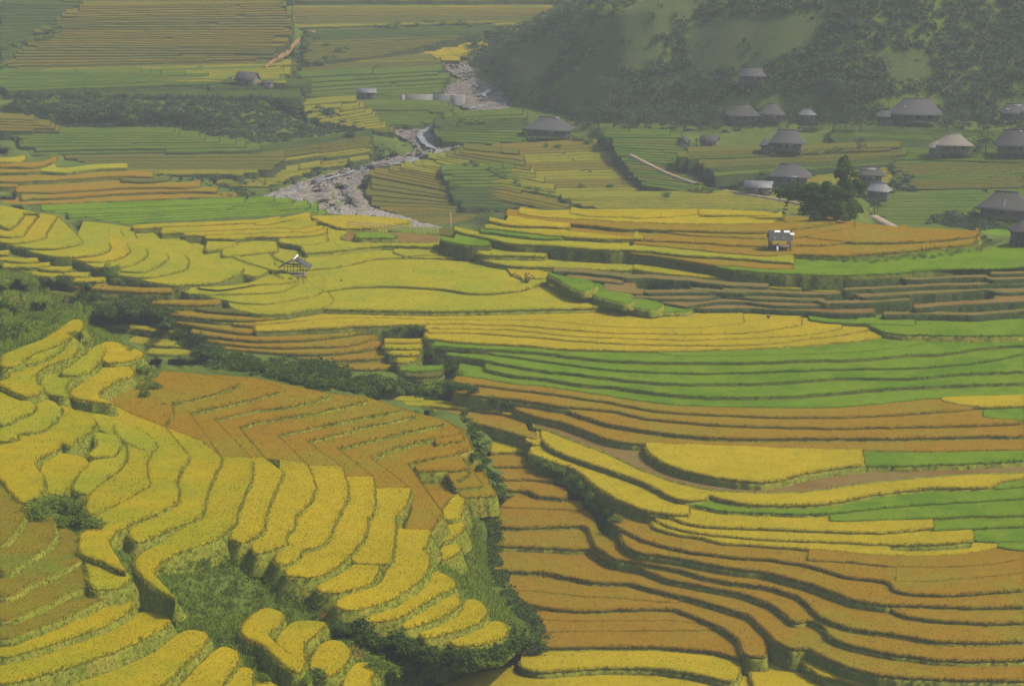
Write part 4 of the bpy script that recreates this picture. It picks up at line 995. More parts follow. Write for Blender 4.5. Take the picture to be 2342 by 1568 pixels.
# ---------------------------------------------------------------- river
for k, rows in enumerate(RIV):
    mb = MB(); Vr = []; nC = 15
    Rr = []
    for (a, b, z), (a2, b2, z2) in zip(rows[:-1], rows[1:]):
        for t in np.linspace(0, 1, 5, endpoint=False):
            Rr.append((a[0]+(a2[0]-a[0])*t+random.uniform(-4, 4), a[1]+(a2[1]-a[1])*t, b[0]+(b2[0]-b[0])*t+random.uniform(-4, 4), b[1]+(b2[1]-b[1])*t, z+(z2-z)*t))
    for r in Rr:
        t = np.linspace(0, 1, nC)
        P = np.column_stack([r[0]+(r[2]-r[0])*t, r[1]+(r[3]-r[1])*t])
        zz2 = np.maximum(r[4], gzv(P[:, 0], P[:, 1]))+.45+rng.normal(0, .12, nC); zz2[0] -= .9; zz2[-1] -= .9
        Vr.append(unproj(P, zz2))
    Vr = np.concatenate(Vr); nr = len(Rr)
    i4 = (np.arange(nr-1)[:, None]*nC+np.arange(nC-1)[None, :]).ravel()
    mb.add(Vr, np.stack([i4, i4+nC, i4+nC+1, i4+1], 1))
    tag(mb.build('riverbed', M['river']), ['grey stony riverbed beside the weir and long wall', 'grey stony riverbed winding down to the foot of the fields'][k], None, None, 'structure')
    # rocks
    rk = MB(); T3 = np.concatenate([np.stack([i4, i4+nC, i4+nC+1], 1), np.stack([i4, i4+nC+1, i4+1], 1)])
    P = sample_tris(Vr, T3, .45)
    base_r = np.array([(1,0,0),(.3,.95,0),(-.8,.6,0),(-.8,-.6,0),(.3,-.95,0),(.1,.1,.7),(.5,.4,.4),(-.5,.1,.5)])
    fr = [(0,1,6),(1,5,6),(0,6,5),(1,2,5),(2,7,5),(2,3,7),(3,5,7),(3,4,5),(4,0,5)]
    for p in P:
        s = random.choice([.15,.2,.25,.3,.45]); rz = random.uniform(0, 6.28); c_, s_ = math.cos(rz), math.sin(rz)
        B_ = base_r*np.array([s, s*random.uniform(.6, 1), s*random.uniform(.6, 1)])
        B_ = np.column_stack([B_[:, 0]*c_-B_[:, 1]*s_, B_[:, 0]*s_+B_[:, 1]*c_, B_[:, 2]])+p+(0, 0, .05)
        rk.add(B_, fr, random.random())
    tag(rk.build('river_stones', M['stone']), ['loose grey stones in the riverbed above the weir', 'loose grey stones in the lower winding riverbed'][k], 'stones', None, 'stuff')
mb = MB(); mb.add(unproj([(-60,300),(0,306),(30,322),(58,338),(60,350),(0,352),(-60,352)], [3,2.9,2.6,2.3,2,1.9,1.9]), [(0,1,2,3,4,5,6)])
tag(mb.build('riverbed', M['river']), 'small grey stony piece of riverbed at the left edge', None, None, 'structure')
WAT = [[(1062,185,3),(1085,190,6),(1095,200,4),(1120,205,8),(1105,217,6),(1128,228,8),(1135,232,3)],
       [(1000,283,3),(975,295,5),(962,308,9),(968,322,11),(985,335,9),(1005,344,14),(1000,352,10),(960,362,6),(930,370,8),(880,376,5)],
       [(855,380,6),(820,386,8),(790,398,4),(760,405,5),(720,416,3),(690,428,4),(655,443,4),(622,456,5)],
       [(1062,250,4),(1085,245,5),(1110,240,6)]]
wl = ['white water above the weir', 'broad rushing white water in the river bend', 'thin bright streak of water on the left side of the stony bed', 'water pouring below the weir']
RA = [(a[0]+(b[0]-a[0])*t, a[1]+(b[1]-a[1])*t, z) for rows in RIV for a, b, z in rows for t in np.linspace(0, 1, 5)]
RA = np.array(RA)
for k, W in enumerate(WAT):
    W = np.array(W, float); P = cr(W[:, :2], 5); w = np.interp(np.linspace(0, 1, len(P)), np.linspace(0, 1, len(W)), W[:, 2])
    Vw = []
    for p, ww in zip(P, w):
        d = (RA[:, 0]-p[0])**2+4*(RA[:, 1]-p[1])**2; q = np.argsort(d)[:3]; z = max(float(np.average(RA[q, 2], weights=1/(d[q]+5))), gz(*p))+.85
        j = random.uniform(.7, 1.4)
        Vw += [unproj([(p[0]-ww*.8*j, p[1]-1.2)], z)[0], unproj([(p[0]+ww*.8, p[1]+1.2*j)], z)[0]]
    F = [(2*i, 2*i+2, 2*i+3, 2*i+1) for i in range(len(P)-1)]
    mb = MB(); mb.add(Vw, F); tag(mb.build('water', M['water']), wl[k], None, None, 'structure')

# ---------------------------------------------------------------- paths
def path(name, pts, w, mat, label, dz=.25):
    P = cr(pts, 5); V = []
    zs_ = np.array([hit(*p).z for p in P])+.12; zs_ = np.convolve(np.pad(zs_, 2, 'edge'), np.ones(5)/5, 'valid')
    for i, p in enumerate(P):
        z = float(zs_[i])+.15; a = unproj([p], z)[0]
        q = P[min(i+1, len(P)-1)]; r = P[max(0, i-1)]
        d = unproj([q], z)[0]-unproj([r], z)[0]; d = d/np.linalg.norm(d); nrm = np.array([-d[1], d[0], 0])
        ww = w*random.uniform(.75, 1.2)
        V += [a-nrm*ww*1.3-np.array([0, 0, 1.2]), a-nrm*ww, a+nrm*ww, a+nrm*ww*1.3-np.array([0, 0, 1.2])]
    n = len(P); F = [(4*i+k, 4*i+4+k, 4*i+5+k, 4*i+1+k) for i in range(n-1) for k in range(3)]
    mb = MB(); mb.add(V, F); o = mb.build(name, mat); tag(o, label, None, None, 'structure')
path('path', [(605,152),(620,140),(645,122),(660,112),(668,100),(682,88)], .38, M['red'], 'orange earth track climbing beside the distant terraces', .9)
path('path', [(698,73),(710,69),(718,75)], .9, M['red'], 'short orange earth patch above the distant track', .9)
path('path', [(1440,352),(1475,370),(1520,392),(1560,408),(1592,418)], .5, M['dirt'], 'pale footpath running down between the village fields', 1.6)
path('path', [(1650,432),(1690,440),(1740,448),(1800,458),(1850,470)], .5, M['dirt'], 'pale footpath passing below the village shed', 1.6)
path('path', [(1995,492),(2020,505),(2045,518)], 1.0, M['dirt'], 'pale road corner beyond the tall trees', 1.6)

# ---------------------------------------------------------------- vegetation
def leaf_cloud(n, blobs, size, flat=.55):
    """leaf-sized quads spread over lumpy blobs: (x,y,z,r)"""
    V = []; var = []
    bw = np.array([b[3]**2 for b in blobs]); bw = bw/bw.sum()
    for i in range(n):
        b = blobs[rng.choice(len(blobs), p=bw)]
        d = rng.normal(0, 1, 3); d /= np.linalg.norm(d)
        if d[2] < -.5: d[2] *= -.5
        r = b[3]*(1-.45*rng.random()**2)*(1+.12*rng.normal())
        c = np.array(b[:3])+d*r*np.array([1, 1, .85])
        nrm = d+rng.normal(0, .45, 3); nrm /= np.linalg.norm(nrm)
        u = np.cross(nrm, [.2, .3, 1]); u /= np.linalg.norm(u)+1e-6; w = np.cross(nrm, u)
        s = size*rng.uniform(.6, 1.3)
        V += [c-u*s*.5, c-w*s*flat*.5+u*s*.05, c+u*s*.5, c+w*s*flat*.5]
        var += [rng.uniform(.2, 1)]*4
    return np.array(V), np.arange(4*n).reshape(-1, 4), np.array(var)
def bush_mesh(name, mat, n=420, size=.22, seed=0, tall=1.):
    k = 7; blobs = []
    for i in range(k):
        a = rng.uniform(0, 6.28); r = rng.uniform(0, .62)
        blobs.append((math.cos(a)*r, math.sin(a)*r, rng.uniform(.15, .6)*tall, rng.uniform(.3, .5)))
    V, F, v = leaf_cloud(n, blobs, size)
    V[:, 2] = np.maximum(V[:, 2], -.15)
    mb = MB(); mb.add(V, F, v)
    for i in range(5):
        a = rng.uniform(0, 6.28); mb.tube([(0, 0, -.3), (math.cos(a)*.2, math.sin(a)*.2, .2), (math.cos(a)*.45, math.sin(a)*.45, .5*tall)], [.04, .03, .01], 4, .2)
    o = mb.build(name, mat); me = o.data; bpy.data.objects.remove(o); return me
BA = [bush_mesh('bush', M['leafA'], 480, .16) for _ in range(3)]
BD = [bush_mesh('bush', M['leafD'], 480, .17) for _ in range(3)]
BF = [bush_mesh('bush', M['leafF'], 200, .26, tall=1.1) for _ in range(3)]
BR = [bush_mesh('bush', M['reed'], 400, .15) for _ in range(2)]
def bushes(pts, meshes, label, group, spread=0, dz=0, name='bush'):
    """pts: (x, y_base, width_px)"""
    for (x, y, w) in pts: BUSH.append((w, x, y, meshes, label, group, dz, name))
BUSH = []
def place_bushes():
    BUSH.sort(key=lambda b: -b[0]); rest = MB(); cache = {}
    for k, (w, x, y, meshes, label, group, dz, name) in enumerate(BUSH):
        p = at(x, y); q = ppm(y, p.z)
        if k >= 292:
            me = random.choice(meshes)
            if me.name not in cache:
                V = np.zeros(len(me.vertices)*3, np.float32); me.vertices.foreach_get('co', V); V = V.reshape(-1, 3)
                F = np.array([list(f.vertices) for f in me.polygons if len(f.vertices) == 4][:220]); cache[me.name] = (V, F)
            V, F = cache[me.name]; s = w/q/1.7; a = random.uniform(0, 6.28)
            Vr = np.column_stack([V[:, 0]*math.cos(a)-V[:, 1]*math.sin(a), V[:, 0]*math.sin(a)+V[:, 1]*math.cos(a), V[:, 2]*.9])*s*1.1
            used = np.unique(F); mp = np.zeros(len(V), int); mp[used] = np.arange(len(used))
            rest.add(Vr[used]+np.array([p.x, p.y, p.z-.1*s+dz]), mp[F], rng.uniform(.3, 1, len(used))); continue
        o = bpy.data.objects.new(name, random.choice(meshes)); COL.objects.link(o)
        s = w/q/1.45
        o.location = (p.x, p.y, p.z-.1*s+dz); o.scale = (s, s*random.uniform(.85, 1.1), s*random.uniform(.75, 1.05)); o.rotation_euler = (0, 0, random.uniform(0, 6.28))
        tag(o, label, 'bush', group)
    tag(rest.build('bushes', M['leafA']), 'many small dark bushes dotted along the hazy field edges and slopes', 'bushes', None, 'stuff')
def row(pts, n, w0, w1, jx=8, jy=6):
    P = np.array(pts, float); d = np.concatenate([[0], np.cumsum(np.hypot(*np.diff(P, axis=0).T))]); out = []
    for i in range(n):
        s = (i+random.uniform(.1, .9))/n*d[-1]
        out.append((np.interp(s, d, P[:, 0])+random.uniform(-jx, jx), np.interp(s, d, P[:, 1])+random.uniform(-jy, jy), random.uniform(w0, w1)))
    out.sort(key=lambda q: q[1]); return out
random.seed(11)
bushes(row([(455,800),(520,826),(600,842),(690,850),(760,862),(830,884),(900,893),(922,885)], 34, 40, 66, 8, 9), BD, 'dark leafy bush in the long hedge between the bronze terraces and the strips above', 'bushes of the long dark hedge')
bushes(row([(480,815),(560,850),(640,866),(720,884),(800,898),(880,902)], 20, 40, 60, 8, 6), BD, 'dark leafy bush in the long hedge between the bronze terraces and the strips above', 'bushes of the long dark hedge')
bushes(row([(215,720),(270,705),(340,710),(385,722)], 12, 34, 54, 10, 12), BD, 'dark bush on the shaded slope behind the near hillock', 'bushes on the shaded slope')
bushes(row([(395,745),(415,775),(445,800),(470,812)], 9, 30, 46), BD, 'bushy shrub at the left end of the shaded strips', 'shrubs closing the shaded strips')
bushes(row([(130,640),(170,668),(215,690),(260,700)], 9, 30, 44), BD, 'dark bush under the short yellow strips at left', 'bushes under the yellow strips')
bushes(row([(250,610),(265,645),(285,650)], 4, 30, 44, 5, 5), BA, 'round green bush below the left fan of steps', 'green bushes below the left fan')
bushes(row([(885,757),(930,752),(970,760),(985,790),(975,800)], 9, 24, 38, 6, 6), BD, 'dark bush round the small sunken pocket of strips', 'bushes round the sunken pocket')
bushes(row([(968,795),(985,815),(1010,838),(1060,852)], 9, 26, 40, 6, 8), BD, 'dark bush on the left end of the green terraces', 'bushes at the left end of the green terraces')
bushes(row([(975,905),(1010,885),(1040,880),(1080,900),(1130,918),(1160,930)], 13, 28, 44, 6, 7), BD, 'dark bush at the left end of the bronze terraces', 'bushes at the left end of the bronze terraces')
bushes([(1085,985,34),(1075,1000,34),(1098,1000,30),(1100,1035,34),(1080,1050,36),(1110,1060,34),(1095,1075,36),(1120,1090,34),(1135,1105,34),(1150,1120,30),(1112,1015,26)], BD, 'dark bush in the narrow gully between the spur and the pocket terraces', 'bushes in the upper gully')
bushes(row([(1115,1165),(1125,1210),(1120,1250),(1128,1290),(1138,1330),(1160,1370),(1190,1400),(1225,1430),(1238,1470),(1220,1500)], 32, 30, 54, 9, 10), BD, 'dark bush in the deep gully right of the spur nose', 'bushes in the lower gully')
bushes(row([(1185,1410),(1230,1440),(1235,1480)], 6, 40, 56, 6, 6), BD, 'dark bush in the deep gully right of the spur nose', 'bushes in the lower gully')
bushes(row([(1232,1062),(1270,1075),(1300,1100),(1340,1140),(1380,1170),(1410,1198)], 18, 36, 46, 5, 5), BA, 'green shrub on the bank between the yellow strip and the pocket terraces', 'shrubs on the bank above the pocket terraces')
bushes(row([(1225,1050),(1262,1062),(1300,1088),(1350,1130),(1400,1172)], 9, 34, 40, 4, 4), BA, 'green shrub on the bank between the yellow strip and the pocket terraces', 'shrubs on the bank above the pocket terraces')
bushes(row([(70,1180),(110,1165),(150,1160),(190,1185),(215,1200)], 12, 46, 76, 10, 12), BA, 'bushy green shrub in the hollow of the near spur', 'shrubs in the hollow')
bushes(row([(120,1195),(160,1205),(165,1215)], 4, 44, 60, 8, 8), BA, 'bushy green shrub in the hollow of the near spur', 'shrubs in the hollow')
bushes(row([(780,1440),(860,1465),(930,1490),(1000,1505),(1080,1515),(1160,1500),(1200,1470)], 34, 44, 74, 12, 14), BD, 'thick dark bush on the foot of the spur nose', 'thick bushes at the foot of the spur')
bushes(row([(850,1540),(930,1555),(1000,1545),(1070,1525),(1140,1515)], 14, 50, 80, 12, 10), BA, 'thick green bush beside the bottom yellow field', 'bushes beside the bottom yellow field')
bushes([(730,1545,50),(700,1562,50),(600,1556,50),(870,1500,56),(900,1530,60),(830,1470,44)], BA, 'green bush among the small yellow plots near the bottom', 'bushes among the small plots')
bushes(row([(0,690),(40,720),(80,735),(120,735),(150,712)], 16, 36, 60, 14, 18), BA, 'leafy bush on the near hillock at the left edge', 'bushes on the near hillock')
bushes(row([(0,770),(40,765),(70,755)], 6, 50, 70, 14, 10), BA, 'leafy bush on the near hillock at the left edge', 'bushes on the near hillock')
bushes(row([(60,640),(100,665),(130,690),(150,705)], 10, 28, 44, 8, 8), BA, 'leafy bush on the near hillock at the left edge', 'bushes on the near hillock')
bushes(row([(165,715),(190,720),(205,712)], 5, 30, 46, 6, 6), BA, 'leafy shrub at the foot of the near hillock', 'shrubs at the foot of the near hillock')
bushes([(180,775,40),(195,790,30),(170,770,34),(205,765,30)], BD, 'dark shrub between the small upper yellow steps', 'shrubs between the small steps')
bushes(row([(310,850),(340,858),(352,885),(335,905),(315,880)], 9, 26, 42, 6, 6), BA, 'light green shrub at the right edge of the upper spur', 'shrubs at the right edge of the upper spur')
bushes([(275,775,26),(290,792,22),(300,800,20)], BD, 'small shrub beside the shaded yellow strips', 'small shrubs beside the shaded strips')
bushes([(375,925,12),(540,880,8)], BD, 'tiny dark shrub on the bronze terraces', 'tiny shrubs on the bronze terraces')
# slopes seen through haze
bushes(row([(30,235),(200,240),(400,245),(600,240),(780,270)], 16, 26, 44, 12, 10), BF, 'dark bush on the long shaded slope below the distant terraces', 'bushes on the long shaded slope')
bushes(row([(60,262),(300,280),(520,285),(720,300),(820,312)], 10, 24, 40, 12, 9), BF, 'dark bush on the long shaded slope below the distant terraces', 'bushes on the long shaded slope')
bushes(row([(640,150),(690,120),(720,100),(760,110),(800,120),(700,155)], 10, 24, 36, 10, 8), BF, 'dark bush beside the orange earth track', 'bushes beside the orange track')
bushes(row([(860,68),(940,60),(1020,58),(1100,66),(1180,72)], 9, 22, 34, 8, 5), BF, 'dark bush in the hedge across the far valley', 'bushes of the far valley hedge')
bushes(row([(10,120),(40,105),(110,90),(150,60)], 9, 22, 38, 8, 6), BF, 'dark bush between the two distant slopes at the upper left', 'bushes between the distant slopes')
bushes([(1040,268,26),(1060,280,30),(1080,285,30),(1050,290,26),(1100,284,24)], BF, 'dark bush on the river bank below the long wall', 'bushes below the long wall')
bushes(row([(1050,385),(1090,378),(1130,395),(1190,430),(1250,445),(1310,462)], 14, 16, 28, 8, 5), BF, 'low dark bush on the ridge between the village fields', 'bushes between the village fields')
bushes([(1440,410,20),(1396,428,24),(1330,428,20),(1350,395,14),(1525,450,26),(1045,430,26),(1600,440,34),(1625,441,30),(1580,438,26)], BF, 'lone dark bush standing in the hazy rice fields', 'lone bushes in the hazy fields')
bushes(row([(1060,515),(1080,500),(1110,492),(1140,488)], 8, 16, 26, 4, 4), BD, 'dark shrub on the shoulder of the hillock', 'shrubs on the hillock shoulder')
bushes(row([(1300,320),(1330,325),(1360,322)], 7, 22, 36), BF, 'bushy tree beside the first thatched stilt house', 'bushes beside the first stilt house')
bushes(row([(1830,590),(1900,598),(2000,598),(2100,590),(2180,580),(2240,568),(2262,555)], 40, 16, 26, 6, 4), BR, 'dry straggly grass bush on the bank under the bronze field', 'dry bushes under the bronze field')
bushes(row([(2120,508),(2160,500),(2200,510),(2240,512),(2290,520),(2335,522)], 20, 24, 42, 8, 6), BF, 'bush in front of the large dark-roofed house', 'bushes in front of the large dark house')
bushes(row([(2245,552),(2270,560),(2290,555)], 5, 14, 20), BD, 'small dark shrub beside the grey pyramid roof', 'shrubs beside the grey pyramid roof')
bushes(row([(1700,440),(1850,440),(1900,428)], 5, 22, 34), BF, 'bush beside the village shed', 'bushes beside the village shed')
bushes([(1745,398,26),(1950,438,30),(2050,420,34),(2075,418,36),(2040,440,26),(2065,435,30)], BF, 'bush between the hazy village houses', 'bushes between the village houses')
bushes([(1200,302,18),(1250,335,20),(1275,338,22)], BF, 'bush in front of the first thatched stilt house', 'bushes in front of the first stilt house')
bushes([(1870,355,26),(1900,352,30),(1920,345,24),(1740,352,24),(1760,358,26)], BF, 'bush below the grey-roofed house', 'bushes below the grey-roofed house')
bushes([(648,662,1)], BD, 'x', 'x') if False else None
bushes(row([(625,640),(655,640),(700,640)], 5, 9, 16, 3, 2), BD, 'low weedy shrub at the foot of the open hut', 'weeds round the open hut', dz=.2)
bushes([(780,646,10),(480,668,0.1)][:1], BD, 'tiny green shrub on the field edge right of the open hut', None, dz=.2)

place_bushes()
# trees with trunk and crown
def tree_mesh(blobs, n, leaf, mat, trunk, name='tree'):
    V, F, v = leaf_cloud(n, blobs, leaf)
    c = MB(); c.add(V, F, v); co = c.build('crown', mat); cm = co.data; bpy.data.objects.remove(co)
    t = MB()
    for tr in trunk: t.tube(*tr)
    to = t.build('trunk', M['bark']); tm = to.data; bpy.data.objects.remove(to)
    return cm, tm
TR = []
for k in range(4):
    bl = [(rng.uniform(-.28, .28), rng.uniform(-.28, .28), rng.uniform(.4, .85), rng.uniform(.14, .24)) for _ in range(9)]
    TR.append(tree_mesh(bl, 420, .075, M['leafF'], [([(0, 0, -.1), (.02, 0, .3), (0, .02, .7)], [.03, .022, .01]), ([(0, 0, .3), (.15, .05, .55)], [.015, .006]), ([(0, 0, .35), (-.14, -.04, .6)], [.015, .006])]))
def tree(x, y, hpx, label, group=None, cat='tree', mesh=None, wide=1., name='tree'):
    p = at(x, y); q = ppm(y, p.z); h = hpx/q
    e = empty(name, (p.x, p.y, p.z-.3), random.uniform(0, 6.28)); cm, tm = mesh or random.choice(TR)
    e.scale = (h*wide, h*wide, h)
    for nm, me in (('crown', cm), ('trunk', tm)):
        o = bpy.data.objects.new(nm, me); COL.objects.link(o); o.parent = e
    tag(e, label, cat, group); return e
random.seed(5)
for (x, y, h) in [(1330,300,60),(1365,300,70),(1390,280,110),(1405,292,80),(1440,300,60),(1480,292,66),(1520,296,56),(1560,300,64),(1600,298,50),(1640,292,58),(1680,296,50),(1740,290,50),(1800,298,46),(1850,300,50),(1880,296,56),(1930,300,60),(1970,302,70),(2010,300,50),(2060,300,46),(2120,298,50),(2170,300,52),(2210,296,60),(2250,300,56),(2290,292,50),(2330,296,46),(1400,240,70),(1450,250,60),(1500,230,60),(1560,220,60),(1620,225,56),(1700,225,50),(1780,232,60),(1850,235,56),(1920,240,70),(1990,235,56),(2160,240,60),(2240,245,66),(2320,235,60)]:
    if 225 < y < 275 and any(abs(x-hx) < hw-6 for hx, hw in ((1705, 48), (1765, 40), (1846, 34), (2095, 75), (2322, 50))): continue
    if y > 275 and any(abs(x-hx) < hw for hx, hw in ((1705, 48), (1765, 40), (1846, 34), (2095, 75), (2322, 50), (2020, 30))): h = 20; y = 297
    tree(x+random.uniform(-6, 6), y, h, 'dark tree at the foot of the mountain behind the village houses', 'trees behind the village', wide=random.uniform(.8, 1.15))
for (x, y, h) in [(1085,135,60),(1120,150,56),(1150,110,50),(1100,165,50),(1180,180,56),(1200,215,50),(1240,240,44),(1290,30,46),(1330,10,46),(1270,60,40),(1230,70,40),(1150,190,60),(1330,255,40),(1270,255,40)]:
    tree(x, y, h, 'dark tree on the wooded edge of the mountain above the river', 'trees on the mountain edge', wide=random.uniform(.9, 1.3))
for (x, y, h) in [(2255,350,60),(2235,360,40),(2350,300,50),(1965,350,40)]:
    tree(x, y, h, 'slender tree between the pale-roofed house and its neighbour', 'slender trees by the pale-roofed house')
# tall bamboo-like trees by the road
def big_tree(x, y, hpx, blobs, n, leaf, trunk, label):
    m = tree_mesh(blobs, n, leaf, M['leafD'], trunk)
    e = tree(x, y, hpx, label, None, 'tree', m); e.rotation_euler = (0, 0, 0); return e
# coordinates in units of tree height, x to the right
bb = [(-.05+rng.normal(0, .03), rng.normal(0, .1), z, r) for z, r in ((.97, .07), (.9, .1), (.82, .11), (.73, .12), (.62, .12), (.55, .14), (.46, .15), (.36, .17), (.26, .17), (.16, .16), (.08, .14))]
bb += [(.14, 0, .62, .09), (.2, .05, .52, .1), (.22, 0, .42, .07), (.12, 0, .2, .12), (-.12, 0, .5, .08), (.1, 0, .74, .07), (.26, 0, .6, .05)]
big_tree(1938, 505, 146, bb, 9000, .05, [([(0, 0, -.05), (0, 0, .5), (-.05, 0, .9)], [.03, .02, .008]), ([(0, 0, .2), (.15, 0, .5)], [.015, .006])], 'tall dense dark tree towering beside the arching bamboo')
bb = []
for a0, a1, hh in ((-1.2, -.55, .8), (-.9, -.35, .92), (-.4, -.1, .95), (.1, .15, .98), (.5, .35, .85)):
    for t in np.linspace(.25, 1, 9):
        bb.append((a0*t**1.6+rng.normal(0, .03), rng.normal(0, .08), hh*math.sin(min(t*1.9, 2.2))*.95, .12))
for t in np.linspace(0, 1, 16): bb.append((-.35-.68*t, rng.normal(0, .05), .74+.08*math.sin(3.1*t)-.10*t, .13)); bb.append((-.3-.5*t, rng.normal(0, .05), .6-.02*t, .10))
for t in np.linspace(0, 1, 7): bb.append((-.82-.12*t, 0, .72-.5*t, .05))
for t in range(22): bb.append((rng.uniform(-.45, .55), rng.uniform(-.15, .15), rng.uniform(.1, .55), .17))
big_tree(1880, 503, 92, bb, 11000, .07, [([(0, 0, -.05), (-.1, 0, .4), (-.45, 0, .75), (-.85, 0, .65)], [.025, .02, .012, .006]), ([(.1, 0, 0), (.2, 0, .8)], [.02, .008]), ([(.05, 0, 0), (0, 0, .9)], [.02, .008])], 'broad arching bamboo clump drooping to the left beside the tall tree')
e = tree(2000, 490, 44, 'small drooping tree right of the tall dark tree'); e = tree(2232, 532, 46, 'thin lone tree at the corner of the bronze field', wide=.35)
# forest covering the mountain face
fo = MB(); FV_, FF_, Fv_ = leaf_cloud(34, [(rng.uniform(-.4, .4), rng.uniform(-.4, .4), rng.uniform(.3, .9), .42) for _ in range(5)], .42)
cnt = 0
for _ in range(7500):
    x = random.uniform(1070, 2500); y = random.uniform(-160, 300)
    if x < np.interp(y, [-200,0,60,100,150,230,300], [1700,1300,1190,1105,1075,1175,1330]): continue
    if y > float(mz(x, 0))+5: continue
    if any(abs(x-hx) < hw and 222 < y < 305 for hx, hw in ((1705, 46), (1765, 38), (1846, 30), (2095, 72), (2322, 46))) or (abs(x-1720) < 38 and 165 < y < 205): continue
    if any(inpoly(np.array([x]), np.array([y]), P)[0] for P in MEAD) and random.random() < .965: continue
    z = gz(x, y) if False else None
    cnt += 1
    fo_pts = (x, y); FUN = fo_pts
    fo.__dict__.setdefault('pp', []).append((x, y))
pp = np.array(fo.pp); Pf = np.array([hit(*q_) for q_ in pp])
for p in Pf:
    s = random.uniform(1.0, 2.3); a = random.uniform(0, 6.28); c_, s_ = math.cos(a), math.sin(a)
    V = FV_*np.array([s, s, s*random.uniform(.8, 1.5)]); V = np.column_stack([V[:, 0]*c_-V[:, 1]*s_, V[:, 0]*s_+V[:, 1]*c_, V[:, 2]])
    fo.add(V+p-np.array([0, 0, .5]), FF_, Fv_)
tag(fo.build('forest', M['leafF']), 'dark hazy woodland covering the mountain face', 'forest', None, 'stuff')
def scrub(polys, n, s0, s1, label, name='scrub', mat='leafF'):
    g = MB(); P = []
    for pl in polys:
        pl = np.array(pl, float); a, b = pl.min(0), pl.max(0)
        q = rng.uniform(a, b, (n*3, 2)); q = q[inpoly(q[:, 0], q[:, 1], pl)][:n]; P.append(q)
    P = np.concatenate(P); W3 = [(hit(*q_), q_) for q_ in P]; W3 = np.array([a_ for a_, q_ in W3 if a_.z < gz(*q_)+1.4])
    for p in W3:
        s = random.uniform(s0, s1); a = random.uniform(0, 6.28); c_, s_ = math.cos(a), math.sin(a)
        V = FV_*np.array([s, s, s*random.uniform(.5, .9)]); V = np.column_stack([V[:, 0]*c_-V[:, 1]*s_, V[:, 0]*s_+V[:, 1]*c_, V[:, 2]])
        g.add(V+p-np.array([0, 0, .3*s]), FF_, Fv_*random.uniform(.4, 1))
    tag(g.build(name, M[mat]), label, 'undergrowth', None, 'stuff')
scrub([[(0,222),(160,215),(640,222),(760,240),(840,290),(830,325),(560,330),(400,300),(150,292),(60,262)]], 1900, 1.0, 2.1, 'dark undergrowth covering the long shaded slope across the valley')
scrub([[(640,150),(665,95),(720,72),(790,95),(860,110),(800,135),(700,165),(690,215),(655,215)]], 170, 1.2, 2.6, 'dark undergrowth beside the orange earth track')
scrub([[(845,62),(1000,38),(1180,50),(1240,70),(1180,85),(960,72)],[(1100,68),(1260,40),(1310,0),(1330,0),(1250,90),(1120,110)]], 130, 1.2, 2.6, 'dark hedge undergrowth across the far valley')
scrub([[(330,400),(520,405),(600,455),(560,462),(430,425)],[(540,420),(640,428),(760,385),(860,368),(940,330),(860,330),(760,372),(640,405)]], 130, .7, 1.6, 'dark scrub on the left bank of the lower river')
scrub([[(380,705),(520,800),(620,835),(800,862),(930,885),(960,905),(800,900),(600,862),(470,842),(400,770)],[(215,690),(385,715),(400,760),(230,735)],[(110,640),(280,655),(400,695),(240,700),(160,690)]], 330, .8, 1.7, 'dark undergrowth below the long hedge and on the shaded slope', mat='leafD')
scrub([[(1110,1150),(1150,1170),(1135,1250),(1165,1350),(1240,1420),(1245,1490),(1190,1500),(1150,1400),(1115,1300)],[(1060,940),(1100,990),(1110,1060),(1150,1130),(1130,1150),(1075,1050)],[(940,860),(1000,895),(1060,860),(1160,925),(1060,915),(960,915)]], 130, .8, 1.5, 'dark undergrowth in the narrow gully right of the spur', mat='leafD')
scrub([[(1640,250),(2342,240),(2342,300),(1900,305),(1500,300),(1300,300),(1250,265),(1400,285)],[(2120,490),(2342,500),(2342,530),(2240,530),(2150,515)],[(1700,395),(1760,395),(1740,450),(1690,440)],[(2020,380),(2080,400),(2090,440),(2030,450)]], 260, 1.2, 2.6, 'dark garden undergrowth around the village houses')
# rough grass and weeds on the near slopes
def slope_grass(polys, dens, h0, h1, w, mat, label, name='grass'):
    g = MB()
    for P in polys:
        m = inpoly((X_[Fg[:, 0]]+X_[Fg[:, 2]])/2, (Y_[Fg[:, 0]]+Y_[Fg[:, 2]])/2, P)
        F = Fg[m]; T3 = np.concatenate([F[:, [0, 1, 2]], F[:, [0, 2, 3]]])
        if len(T3): tufts(sample_tris(Vg, T3, dens), h0, h1, w, g, .1, .6)
    if g.n: tag(g.build(name, mat), label, name, None, 'stuff')
slope_grass([[(300,1250),(480,1230),(620,1260),(720,1320),(800,1380),(900,1420),(1000,1440),(1100,1470),(1200,1450),(1220,1500),(1000,1568),(600,1568),(470,1450),(300,1330)],
             [(185,1260),(300,1330),(400,1440),(470,1460),(560,1568),(700,1590),(620,1420),(420,1360),(300,1280),(240,1230)],
             [(1040,1120),(1075,1160),(1110,1250),(1130,1350),(1200,1440),(1180,1480),(1100,1400),(1000,1300),(990,1200)]], 5, .25, .6, .16, M['grass'], 'rough green weeds and grass on the steep slope of the near spur')
slope_grass([[(-40,600),(60,625),(150,705),(215,720),(330,840),(350,900),(300,905),(210,780),(170,750),(60,790),(-40,830)]], 4, .25, .7, .16, M['grass'], 'rough grass and weeds on the near hillock at the left edge')

